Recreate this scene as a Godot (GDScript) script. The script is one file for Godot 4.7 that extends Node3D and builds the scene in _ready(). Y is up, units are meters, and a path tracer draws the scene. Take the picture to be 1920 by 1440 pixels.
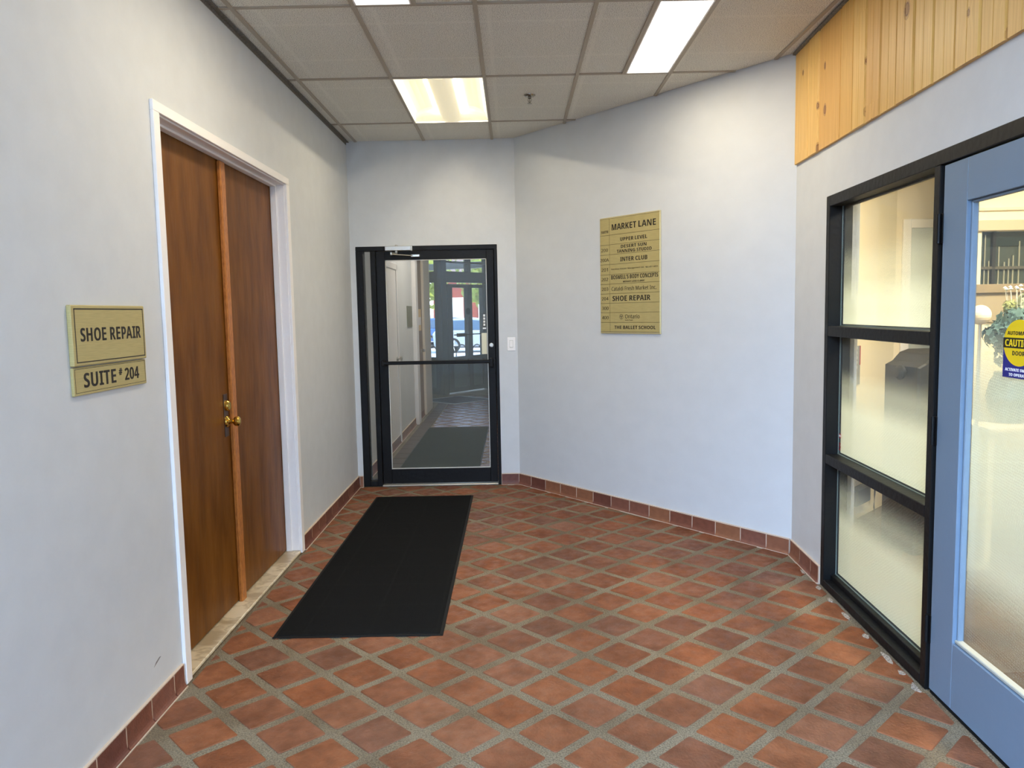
extends Node3D
# A small mall passage: flush wooden double door on the left, glazed aluminium door at the far end, tenant directory on the
# angled wall, black glazed sidelight and blue door on the right, terracotta quarry tiles under a suspended tile ceiling.

const H := 3.1286          # ceiling height
const LX := 0.13           # left wall plane
const FZ := -0.157         # far wall plane
const P1 := Vector2(1.633, -0.157)   # plan corners (x, z)
const P2 := Vector2(3.366, 2.068)
const RB := Vector2(3.102, 7.98)     # right wall, behind the camera
const PITCH := 0.2383      # floor tile pitch
const DAY := Color(0.70, 0.83, 1.0)      # colour of the daylight from the high window behind the camera
const DAY_ENERGY := 255.0
var M := {}
var rng := RandomNumberGenerator.new()
var used := {}

# ------------------------------------------------------------------ geometry collector
class Geo:
	var st := SurfaceTool.new()
	func _init():
		st.begin(Mesh.PRIMITIVE_TRIANGLES)
	func v(p: Vector3, n: Vector3, uv = null):
		st.set_normal(n)
		st.set_uv(Vector2(p.x, p.y) if uv == null else uv)
		st.add_vertex(p)
	func tri(a: Vector3, b: Vector3, c: Vector3, na: Vector3, nb = null, nc = null):
		var n2: Vector3 = na if nb == null else nb
		var n3: Vector3 = na if nc == null else nc
		if (b - a).cross(c - a).dot(na + n2 + n3) > 0:
			v(a, na); v(c, n3); v(b, n2)
		else:
			v(a, na); v(b, n2); v(c, n3)
	func face(p: Array, n: Vector3):
		for i in range(1, p.size() - 1):
			tri(p[0], p[i], p[i + 1], n)
	func quad(a: Vector3, b: Vector3, c: Vector3, d: Vector3, out: Vector3):
		var n: Vector3 = (b - a).cross(c - a)
		if n.length() < 1e-12:
			n = (c - a).cross(d - a)
		n = n.normalized()
		if n.dot(out) < 0:
			n = -n
		tri(a, b, c, n); tri(a, c, d, n)
	# box between two corners with chamfered edges
	func box(lo: Vector3, hi: Vector3, c := 0.0, t := Transform3D()):
		var ce := (lo + hi) / 2
		var h := (hi - lo).abs() / 2
		c = minf(c, minf(h.x, minf(h.y, h.z)) * 0.9)
		var ax := [Vector3.RIGHT, Vector3.UP, Vector3.BACK]
		for i in 3:
			var j := (i + 1) % 3
			var k := (i + 2) % 3
			for s in [-1.0, 1.0]:
				var o: Vector3 = ce + ax[i] * h[i] * s
				var u: Vector3 = ax[j] * (h[j] - c)
				var w: Vector3 = ax[k] * (h[k] - c)
				quad(t * (o - u - w), t * (o + u - w), t * (o + u + w), t * (o - u + w), t.basis * (ax[i] * s))
				if c > 0:
					for s2 in [-1.0, 1.0]:
						var e1: Vector3 = ce + ax[i] * h[i] * s + ax[j] * (h[j] - c) * s2
						var e2: Vector3 = ce + ax[i] * (h[i] - c) * s + ax[j] * h[j] * s2
						quad(t * (e1 - w), t * (e1 + w), t * (e2 + w), t * (e2 - w), t.basis * (ax[i] * s + ax[j] * s2))
		if c > 0:
			for a in [-1.0, 1.0]:
				for b in [-1.0, 1.0]:
					for d in [-1.0, 1.0]:
						var q := ce + Vector3(h.x * a, (h.y - c) * b, (h.z - c) * d)
						var r := ce + Vector3((h.x - c) * a, h.y * b, (h.z - c) * d)
						var s3 := ce + Vector3((h.x - c) * a, (h.y - c) * b, h.z * d)
						tri(t * q, t * r, t * s3, (t.basis * Vector3(a, b, d)).normalized())
	# polygon in the plane of axes u, w extruded along e from d0 to d1, with an optional bevel at the d1 end
	func prism(poly: PackedVector2Array, o: Vector3, u: Vector3, w: Vector3, e: Vector3, d0: float, d1: float, bev := 0.0):
		var idx := Geometry2D.triangulate_polygon(poly)
		var top := poly
		if bev > 0:
			var r := Geometry2D.offset_polygon(poly, -bev, Geometry2D.JOIN_MITER)
			if r.size() == 1 and r[0].size() == poly.size():
				top = r[0]
				var best := 0
				var bd := 1e9
				for i in top.size():
					if top[i].distance_squared_to(poly[0]) < bd:
						bd = top[i].distance_squared_to(poly[0]); best = i
				var turned := PackedVector2Array()
				for i in top.size():
					turned.append(top[(best + i) % top.size()])
				top = turned
			else:
				bev = 0.0
		var tidx := idx if bev == 0 else Geometry2D.triangulate_polygon(top)
		var en := e.normalized() * signf(d1 - d0)
		for i in range(0, tidx.size(), 3):
			var a := top[tidx[i]]
			var b := top[tidx[i + 1]]
			var c := top[tidx[i + 2]]
			tri(o + u * a.x + w * a.y + e * d1, o + u * b.x + w * b.y + e * d1, o + u * c.x + w * c.y + e * d1, en)
		for i in range(0, idx.size(), 3):
			var a := poly[idx[i]]
			var b := poly[idx[i + 1]]
			var c := poly[idx[i + 2]]
			tri(o + u * a.x + w * a.y + e * d0, o + u * b.x + w * b.y + e * d0, o + u * c.x + w * c.y + e * d0, -en)
		var cw := -1.0 if Geometry2D.is_polygon_clockwise(poly) else 1.0
		var dm := d1 - bev * signf(d1 - d0)
		for i in poly.size():
			var a := poly[i]
			var b := poly[(i + 1) % poly.size()]
			var n2 := Vector2(b.y - a.y, a.x - b.x) * cw
			var n := (u * n2.x + w * n2.y).normalized()
			quad(o + u * a.x + w * a.y + e * d0, o + u * b.x + w * b.y + e * d0, o + u * b.x + w * b.y + e * dm, o + u * a.x + w * a.y + e * dm, n)
			if bev > 0:
				var a2 := top[i]
				var b2 := top[(i + 1) % poly.size()]
				quad(o + u * a.x + w * a.y + e * dm, o + u * b.x + w * b.y + e * dm, o + u * b2.x + w * b2.y + e * d1, o + u * a2.x + w * a2.y + e * d1, n + en)
	# profile [(radius, along)] turned round axis e at o
	func lathe(prof: Array, o: Vector3, e: Vector3, seg := 20):
		e = e.normalized()
		var u := e.cross(Vector3.UP if absf(e.y) < 0.9 else Vector3.RIGHT).normalized()
		var w := e.cross(u)
		for i in prof.size() - 1:
			var p: Vector2 = prof[i]
			var q: Vector2 = prof[i + 1]
			var d := q - p
			if d.length() < 1e-7:
				continue
			var nn := Vector2(d.y, -d.x).normalized()
			for k in seg:
				var a := TAU * k / seg
				var b := TAU * (k + 1) / seg
				var ra := u * cos(a) + w * sin(a)
				var rb := u * cos(b) + w * sin(b)
				var n1 := (ra * nn.x + e * nn.y).normalized()
				var n2 := (rb * nn.x + e * nn.y).normalized()
				var A := o + ra * p.x + e * p.y
				var B := o + rb * p.x + e * p.y
				var C := o + rb * q.x + e * q.y
				var D := o + ra * q.x + e * q.y
				if p.x > 1e-6:
					tri(A, B, C, n1, n2, n2)
				if q.x > 1e-6:
					tri(A, C, D, n1, n2, n1)
	func tube(path: Array, r: float, seg := 8):
		var up := Vector3.UP
		var rings := []
		for i in path.size():
			var d: Vector3 = (path[mini(i + 1, path.size() - 1)] - path[maxi(i - 1, 0)]).normalized()
			var u := d.cross(up)
			if u.length() < 0.05:
				u = d.cross(Vector3.RIGHT)
			u = u.normalized()
			var w := d.cross(u).normalized()
			var ring := []
			for k in seg:
				ring.append(u * cos(TAU * k / seg) + w * sin(TAU * k / seg))
			rings.append(ring)
		for i in path.size() - 1:
			for k in seg:
				var k2 := (k + 1) % seg
				var a: Vector3 = rings[i][k]
				var b: Vector3 = rings[i][k2]
				var c: Vector3 = rings[i + 1][k2]
				var d2: Vector3 = rings[i + 1][k]
				tri(path[i] + a * r, path[i] + b * r, path[i + 1] + c * r, a, b, c)
				tri(path[i] + a * r, path[i + 1] + c * r, path[i + 1] + d2 * r, a, c, d2)
		for e in [0, path.size() - 1]:
			var n: Vector3 = (path[e] - path[1 if e == 0 else e - 1]).normalized()
			for k in range(1, seg - 1):
				tri(path[e] + rings[e][0] * r, path[e] + rings[e][k] * r, path[e] + rings[e][k + 1] * r, n)
	func done() -> ArrayMesh:
		st.index()
		return st.commit()

# ------------------------------------------------------------------ node helpers
func numbered(n: String) -> String:
	if not used.has(n):
		used[n] = 0
		return n
	used[n] += 1
	return "%s_%03d" % [n, used[n]]

func tag(o, label := "", category := "", group := "", kind := ""):
	if label: o.set_meta("label", label)
	if category: o.set_meta("category", category)
	if group: o.set_meta("group", group)
	if kind: o.set_meta("kind", kind)
	return o

func base(called: String, t := Transform3D()) -> Node3D:
	var o := Node3D.new()
	o.name = numbered(called)
	o.transform = t
	add_child(o)
	return o

func put(g, called: String, mat, parent: Node = null, t := Transform3D()) -> MeshInstance3D:
	var o := MeshInstance3D.new()
	o.mesh = g.done() if g is Geo else g
	o.material_override = mat
	o.transform = t
	o.name = called if parent else numbered(called)
	(parent if parent else self).add_child(o, true)
	return o

func slab(lo: Vector3, hi: Vector3, called: String, mat, parent: Node = null, c := 0.0, t := Transform3D()) -> MeshInstance3D:
	var g := Geo.new()
	g.box(lo, hi, c)
	return put(g, called, mat, parent, t)

func frame(at: Vector2, d: Vector2, y := 0.0) -> Transform3D:      # local x along d (plan), y up, z out of the wall
	d = d.normalized()
	return Transform3D(Basis(Vector3(d.x, 0, d.y), Vector3.UP, Vector3(-d.y, 0, d.x)), Vector3(at.x, y, at.y))

func words(txt: String, cx: float, cy: float, w: float, h: float, z: float, mat, parent: Node, bold := true, turn := 0.0):
	var f := SystemFont.new()
	f.font_names = PackedStringArray(["Droid Sans"])
	f.font_weight = 700 if bold else 400
	var t := TextMesh.new()
	t.font = f; t.text = txt; t.font_size = 48; t.depth = 0.02; t.curve_step = 3.0
	var bb := t.get_aabb()
	var o := MeshInstance3D.new()
	o.mesh = t
	o.material_override = mat
	var s := Vector3(w / bb.size.x, h / bb.size.y, 0.0008 / 0.02)
	var c := bb.get_center()
	o.transform = Transform3D(Basis(Vector3.BACK, turn).scaled_local(s), Vector3(cx, cy, z)) * Transform3D(Basis(), -c)
	o.name = "lettering"
	parent.add_child(o, true)
	return o

# ------------------------------------------------------------------ textures and materials
func noise_tex(freq: float, size := 512, kind := FastNoiseLite.TYPE_SIMPLEX_SMOOTH, octaves := 4, ramp: Array = [], normal := 0.0, sd := 1):
	var n := FastNoiseLite.new()
	n.noise_type = kind; n.frequency = freq; n.fractal_octaves = octaves; n.seed = sd
	var t := NoiseTexture2D.new()
	t.width = size; t.height = size; t.seamless = true; t.noise = n
	if normal > 0:
		t.as_normal_map = true; t.bump_strength = normal
	elif ramp:
		var g := Gradient.new()
		var offs := PackedFloat32Array()
		var cols := PackedColorArray()
		for r in ramp:
			offs.append(r[0]); cols.append(r[1] if r[1] is Color else Color(r[1], r[1], r[1]))
		g.offsets = offs; g.colors = cols
		t.color_ramp = g
	return t

func mat(c: Color, rough := 0.6, metal := 0.0) -> StandardMaterial3D:
	var m := StandardMaterial3D.new()
	m.albedo_color = c; m.roughness = rough; m.metallic = metal
	return m

func tri(m: StandardMaterial3D, tex, scale: Vector3, norm = null, nscale := 1.0, world := true) -> StandardMaterial3D:
	m.uv1_triplanar = true; m.uv1_world_triplanar = world; m.uv1_scale = scale; m.uv1_triplanar_sharpness = 4.0
	if tex: m.albedo_texture = tex
	if norm:
		m.normal_enabled = true; m.normal_texture = norm; m.normal_scale = nscale
	return m

func rgb(r: int, g: int, b: int) -> Color:
	return Color(r / 255.0, g / 255.0, b / 255.0)

func pine_texture() -> ImageTexture:      # boards seen flat on: grain streaks bent round knots
	var w := 1024
	var h := 512
	var n := FastNoiseLite.new()
	n.noise_type = FastNoiseLite.TYPE_SIMPLEX; n.frequency = 1.0; n.fractal_octaves = 3; n.seed = 5
	var r := RandomNumberGenerator.new()
	r.seed = 41
	var knots := []
	for i in 26:
		knots.append(Vector4(r.randf() * 2.4, r.randf() * 1.2, r.randf_range(0.005, 0.021), r.randf_range(1.2, 1.9)))
	var data := PackedByteArray()
	data.resize(w * h * 3)
	for y in h:
		var fy := y / float(h) * 1.2
		for x in w:
			var fx := x / float(w) * 2.4
			var bend := 0.0
			var dark := 0.0
			for k in knots:
				var dx: float = fx - k.x
				var dy: float = (fy - k.y) / k.w
				if absf(dx) < 0.08 and absf(dy) < 0.12:
					var d := sqrt(dx * dx + dy * dy)
					bend += exp(-d * d / 0.0012) * 0.02 * signf(dx)
					if d < k.z:
						dark = maxf(dark, 0.75 if d > k.z * 0.72 else 0.5)
					elif d < k.z * 1.5:
						dark = maxf(dark, 0.22)
			var g := 0.5 + 0.5 * n.get_noise_2d((fx + bend) * 55.0, fy * 1.3)
			var f := 0.5 + 0.5 * n.get_noise_2d((fx + bend) * 260.0 + 90.0, fy * 3.0)
			var v := 0.87 + 0.08 * g + 0.05 * f
			var c := Color(v, v * (0.93 + 0.05 * g), v * (0.78 + 0.16 * g)).lerp(Color(0.36, 0.2, 0.12), dark)
			var p := (y * w + x) * 3
			data[p] = int(clampf(c.r, 0, 1) * 255); data[p + 1] = int(clampf(c.g, 0, 1) * 255); data[p + 2] = int(clampf(c.b, 0, 1) * 255)
	return ImageTexture.create_from_image(Image.create_from_data(w, h, false, Image.FORMAT_RGB8, data))

func film_texture(stops: Array, sd: int) -> ImageTexture:   # printed privacy film: frosting laid down as fine dots, denser or sparser by row
	var w := 512
	var h := 768
	var data := PackedByteArray()
	data.resize(w * h * 4)
	for y in h:
		var f := y / float(h - 1)
		var d: float = stops[-1][1]
		for i in stops.size() - 1:
			if f >= stops[i][0] and f <= stops[i + 1][0]:
				d = lerpf(stops[i][1], stops[i + 1][1], smoothstep(stops[i][0], stops[i + 1][0], f))
				break
			if f < stops[0][0]:
				d = stops[0][1]
		for x in w:
			var p := (y * w + x) * 4
			data[p] = 255; data[p + 1] = 255; data[p + 2] = 255
			data[p + 3] = 240 if fposmod(52.9829189 * fposmod(0.06711056 * (x + sd % 97) + 0.00583715 * y, 1.0), 1.0) < d else 0
	return ImageTexture.create_from_image(Image.create_from_data(w, h, false, Image.FORMAT_RGBA8, data))

func materials():
	var roller: NoiseTexture2D = noise_tex(0.03, 512, FastNoiseLite.TYPE_SIMPLEX, 3, [], 2.0, 3)
	M.wall = tri(mat(rgb(214, 218, 220), 0.62), noise_tex(0.012, 512, FastNoiseLite.TYPE_SIMPLEX_SMOOTH, 4, [[0.0, 0.975], [1.0, 1.0]], 0, 8), Vector3.ONE * 0.9, roller, 0.04)
	M.grout = tri(mat(rgb(150, 138, 114), 0.95), noise_tex(0.06, 512, FastNoiseLite.TYPE_SIMPLEX, 4, [[0.2, 0.72], [0.55, 0.92], [0.9, 1.0]], 0, 11), Vector3.ONE * 3.0, noise_tex(0.08, 512, FastNoiseLite.TYPE_SIMPLEX, 3, [], 8.0, 12), 0.7)
	var soil = noise_tex(0.006, 512, FastNoiseLite.TYPE_SIMPLEX_SMOOTH, 5, [[0.2, rgb(216, 206, 194)], [0.5, rgb(240, 235, 228)], [0.8, rgb(255, 255, 255)]], 0, 24)
	var soiled := func(m: StandardMaterial3D, k: float):      # foot-worn dirt in irregular patches over clay and joints
		m.detail_enabled = true; m.detail_blend_mode = BaseMaterial3D.BLEND_MODE_MUL
		m.detail_albedo = soil; m.detail_uv_layer = BaseMaterial3D.DETAIL_UV_2
		m.uv2_triplanar = true; m.uv2_world_triplanar = true; m.uv2_scale = Vector3.ONE * k
	soiled.call(M.grout, 0.55)
	var clay = noise_tex(0.013, 512, FastNoiseLite.TYPE_SIMPLEX_SMOOTH, 5, [[0.1, 0.88], [0.5, 0.95], [0.85, 1.0]], 0, 21)
	var clayn = noise_tex(0.05, 512, FastNoiseLite.TYPE_SIMPLEX, 4, [], 4.0, 22)
	var clayr = noise_tex(0.011, 512, FastNoiseLite.TYPE_SIMPLEX_SMOOTH, 4, [[0.15, 0.42], [0.85, 0.74]], 0, 23)
	M.tiles = []
	for c in [rgb(140, 87, 57), rgb(134, 84, 57), rgb(146, 91, 59), rgb(128, 82, 59), rgb(140, 91, 65), rgb(144, 86, 52), rgb(126, 84, 63), rgb(144, 95, 68), rgb(138, 83, 52)]:
		var m := tri(mat(c, 1.0), clay, Vector3.ONE * 1.9, clayn, 0.35)
		m.roughness_texture = clayr
		m.metallic_specular = 0.42
		soiled.call(m, 0.8)
		M.tiles.append(m)
	M.bases = []
	for c in [rgb(142, 92, 68), rgb(128, 78, 60), rgb(114, 68, 56), rgb(148, 98, 70), rgb(134, 86, 70)]:
		M.bases.append(tri(mat(c, 0.5), clay, Vector3.ONE * 2.6, clayn, 0.25))
	M.chip = tri(mat(rgb(196, 184, 170), 0.95), noise_tex(0.06, 256, FastNoiseLite.TYPE_SIMPLEX, 4, [[0.2, 0.6], [0.8, 1.0]], 0, 13), Vector3.ONE * 5)
	M.border = tri(mat(rgb(98, 88, 78), 0.8), clay, Vector3.ONE * 1.9)
	M.border.metallic_specular = 0.2
	M.basegrout = mat(rgb(206, 186, 166), 0.9)
	var fiss = noise_tex(0.16, 512, FastNoiseLite.TYPE_SIMPLEX, 2, [[0.0, 0.45], [0.2, 0.62], [0.27, 0.94], [0.6, 1.0]], 0, 31)
	M.panel = tri(mat(rgb(240, 238, 228), 0.95), fiss, Vector3.ONE * 1.7, noise_tex(0.12, 512, FastNoiseLite.TYPE_SIMPLEX, 3, [], 6.0, 32), 0.5)
	M.tee = mat(rgb(170, 160, 144), 0.5)
	M.angle = tri(mat(rgb(132, 126, 116), 0.6), noise_tex(0.05, 256, FastNoiseLite.TYPE_SIMPLEX, 4, [[0.2, 0.7], [0.8, 1.0]], 0, 33), Vector3.ONE * 4)
	M.white = tri(mat(rgb(248, 246, 244), 0.38), null, Vector3.ONE * 2, roller, 0.15)
	var veneer = noise_tex(0.02, 512, FastNoiseLite.TYPE_SIMPLEX, 5, [[0.1, rgb(206, 194, 180)], [0.5, rgb(236, 230, 222)], [0.9, rgb(255, 253, 250)]], 0, 41)
	M.wood = tri(mat(rgb(124, 79, 27), 0.42), veneer, Vector3(0.6, 0.14, 0.6), noise_tex(0.05, 512, FastNoiseLite.TYPE_SIMPLEX, 3, [], 1.5, 42), 0.15)
	M.wood.metallic_specular = 0.28
	M.strip = tri(mat(rgb(198, 128, 62), 0.4), veneer, Vector3(5, 1.6, 5))
	M.marble = tri(mat(rgb(222, 212, 192), 0.3), noise_tex(0.012, 512, FastNoiseLite.TYPE_SIMPLEX_SMOOTH, 6, [[0.25, rgb(196, 186, 170)], [0.45, rgb(240, 236, 226)], [0.5, rgb(206, 198, 182)], [0.6, rgb(250, 246, 238)]], 0, 51), Vector3(0.5, 0.5, 0.8))
	M.black = tri(mat(rgb(15, 16, 17), 0.5, 0.0), null, Vector3.ONE, noise_tex(0.08, 256, FastNoiseLite.TYPE_SIMPLEX, 2, [], 2.0, 61), 0.1)
	M.black.metallic_specular = 0.35
	M.rubber = mat(rgb(20, 21, 22), 0.7)
	M.rubber.metallic_specular = 0.3
	M.dark = mat(rgb(16, 16, 17), 0.8)
	M.steel = mat(rgb(196, 194, 188), 0.3, 0.9)
	M.chrome = mat(rgb(150, 145, 138), 0.14, 1.0)
	M.alu = mat(rgb(200, 198, 190), 0.35, 0.55)
	M.brass = mat(rgb(226, 190, 96), 0.16, 1.0)
	M.plate = mat(rgb(104, 90, 88), 0.35, 0.9)
	var brushed = noise_tex(0.05, 256, FastNoiseLite.TYPE_SIMPLEX, 3, [[0.0, 0.9], [1.0, 1.0]], 0, 71)
	M.gold = tri(mat(rgb(204, 188, 128), 0.42, 0.3), brushed, Vector3(0.6, 18, 0.6), null, 1, false)
	M.goldedge = mat(rgb(214, 200, 150), 0.35, 0.5)
	M.ink = mat(rgb(26, 20, 16), 0.5)
	M.inkline = mat(rgb(70, 56, 32), 0.5)
	var pile = noise_tex(0.22, 512, FastNoiseLite.TYPE_SIMPLEX, 3, [[0.2, 0.55], [0.5, 0.85], [0.8, 1.0]], 0, 81)
	M.mat = tri(mat(rgb(52, 53, 53), 1.0), pile, Vector3.ONE * 3, noise_tex(0.25, 512, FastNoiseLite.TYPE_SIMPLEX, 2, [], 14.0, 82), 1.0)
	M.mat.metallic_specular = 0.1
	M.olive = tri(mat(rgb(54, 56, 42), 0.95), pile, Vector3.ONE * 3)
	M.olive.metallic_specular = 0.05
	M.coir = tri(mat(rgb(134, 104, 66), 0.95), pile, Vector3.ONE * 6, noise_tex(0.25, 512, FastNoiseLite.TYPE_SIMPLEX, 2, [], 14.0, 82), 1.0)
	M.blue = tri(mat(rgb(114, 136, 158), 0.45), null, Vector3.ONE, roller, 0.1)
	M.glass = mat(Color(0.9, 0.95, 0.93, 0.05), 0.0)
	M.glass.metallic_specular = 0.26
	M.glass.transparency = BaseMaterial3D.TRANSPARENCY_ALPHA
	M.glassedge = mat(rgb(110, 124, 118), 0.3)
	M.gasket = mat(rgb(208, 208, 202), 0.5)
	var pine := pine_texture()
	M.pine = []
	for c in [rgb(242, 202, 122), rgb(238, 196, 116), rgb(246, 208, 130), rgb(234, 190, 114)]:
		var m := mat(c, 0.45)
		m.albedo_texture = pine
		M.pine.append(m)
	M.cream = tri(mat(rgb(246, 236, 206), 0.7), null, Vector3.ONE, roller, 0.1)
	M.beige = mat(rgb(232, 220, 192), 0.7)
	M.brownfloor = tri(mat(rgb(92, 78, 62), 0.5), noise_tex(0.01, 256, FastNoiseLite.TYPE_SIMPLEX_SMOOTH, 4, [[0.2, 0.8], [0.8, 1.0]], 0, 91), Vector3.ONE)
	M.grey = mat(rgb(150, 154, 154), 0.6)
	M.paleblue = mat(rgb(206, 214, 210), 0.6)
	M.storefront = mat(rgb(74, 74, 66), 0.55, 0.0)
	M.kick = mat(rgb(92, 94, 88), 0.5)
	M.yellow = mat(rgb(246, 214, 10), 0.45)
	M.navy = mat(rgb(28, 32, 132), 0.45)
	M.paper = mat(rgb(244, 244, 240), 0.6)
	M.red = mat(rgb(170, 40, 46), 0.6)
	for k in [["film_a", [[0.30, 0.0], [0.55, 0.25], [0.85, 0.72], [1.0, 0.85]]], ["film_b", [[0.24, 0.0], [0.44, 0.4], [0.66, 0.9], [1.0, 0.97]]], ["film_c", [[0.10, 0.02], [0.32, 0.4], [0.55, 0.9], [1.0, 0.97]]], ["film_d", [[0.26, 0.0], [0.38, 0.6], [0.56, 0.95], [0.78, 0.85], [0.92, 0.15], [1.0, 0.0]]]]:
		var m := mat(rgb(232, 246, 234), 0.9)
		m.albedo_texture = film_texture(k[1], k[0].hash() & 0xffff)
		m.transparency = BaseMaterial3D.TRANSPARENCY_ALPHA
		m.texture_repeat = false
		m.backlight_enabled = true
		m.backlight = Color(1, 1, 1)
		M[k[0]] = m

func glow(c: Color, e: float) -> StandardMaterial3D:
	var m := mat(Color(0.9, 0.9, 0.9), 0.6)
	m.emission_enabled = true; m.emission = c; m.emission_energy_multiplier = e
	return m

func area(at: Vector3, size: Vector2, e: float, c: Color, parent: Node = null):
	var l := AreaLight3D.new()
	l.name = "lamp_light"
	l.area_size = size
	l.light_energy = e; l.light_color = c
	l.area_range = 30.0; l.area_attenuation = 2.0
	l.shadow_enabled = true
	l.transform = Transform3D(Basis(Vector3.RIGHT, -PI / 2), at)
	(parent if parent else self).add_child(l, true)

# ------------------------------------------------------------------ the scene
func _ready():
	rng.seed = 7
	var cam := Camera3D.new()
	cam.name = "camera"
	cam.fov = 2.0 * rad_to_deg(atan(720.0 / 1465.9))
	cam.near = 0.05; cam.far = 300.0
	cam.position = Vector3(1.6, 1.5963, 7.0)
	cam.rotation = Vector3(-0.0923, 0.0035, -0.0192)
	add_child(cam)
	cam.current = true
	var env := Environment.new()
	env.background_mode = Environment.BG_SKY
	var sm := ProceduralSkyMaterial.new()
	sm.sky_top_color = Color(0.62, 0.78, 0.98); sm.sky_horizon_color = Color(0.93, 0.97, 1.0)
	sm.ground_bottom_color = Color(0.45, 0.45, 0.44); sm.ground_horizon_color = Color(0.7, 0.74, 0.78)
	sm.sky_energy_multiplier = 2.0; sm.ground_energy_multiplier = 1.0
	var sky := Sky.new()
	sky.sky_material = sm
	env.sky = sky
	env.tonemap_mode = Environment.TONE_MAPPER_LINEAR
	env.tonemap_exposure = 1.04
	env.sdfgi_enabled = true; env.ssao_enabled = true; env.ssil_enabled = true
	var we := WorldEnvironment.new()
	we.name = "environment"; we.environment = env
	add_child(we)
	var sun := DirectionalLight3D.new()
	sun.name = "sun"
	sun.light_color = Color(1.0, 0.95, 0.86); sun.light_energy = 2.4; sun.light_angular_distance = 0.6
	sun.shadow_enabled = true
	add_child(sun)
	sun.look_at_from_position(Vector3(9, 9, 4.0), Vector3.ZERO)
	materials()
	shell()
	floors()
	baseboards()
	ceilings()
	lamps()
	wooden_door()
	glazed_door()
	right_front()
	wall_things()
	right_room()
	passage()
	outside()

# wall of length l in its own frame with rectangular openings [x0, x1, y0, y1]
func wall(called: String, t: Transform3D, x0: float, x1: float, h: float, holes: Array, thick: float, m, label := "") -> Node3D:
	var g := Geo.new()
	var at := x0
	for o in holes:
		g.box(Vector3(at, 0, -thick), Vector3(o[0], h, 0))
		if o[2] > 0: g.box(Vector3(o[0], 0, -thick), Vector3(o[1], o[2], 0))
		g.box(Vector3(o[0], o[3], -thick), Vector3(o[1], h, 0))
		at = o[1]
	if at < x1: g.box(Vector3(at, 0, -thick), Vector3(x1, h, 0))
	var o := put(g, called, m, null, t)
	tag(o, label, "wall", "", "structure")
	return o

func tile_poly() -> PackedVector2Array:
	var h := 0.0972
	var c := 0.007
	return PackedVector2Array([Vector2(-h + c, -h), Vector2(h - c, -h), Vector2(h, -h + c), Vector2(h, h - c), Vector2(h - c, h), Vector2(-h + c, h), Vector2(-h, h - c), Vector2(-h, -h + c)])

const ROOM := [Vector2(0.13, -0.157), Vector2(1.633, -0.157), Vector2(3.366, 2.068), Vector2(3.102, 7.98), Vector2(0.13, 7.98)]

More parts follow.
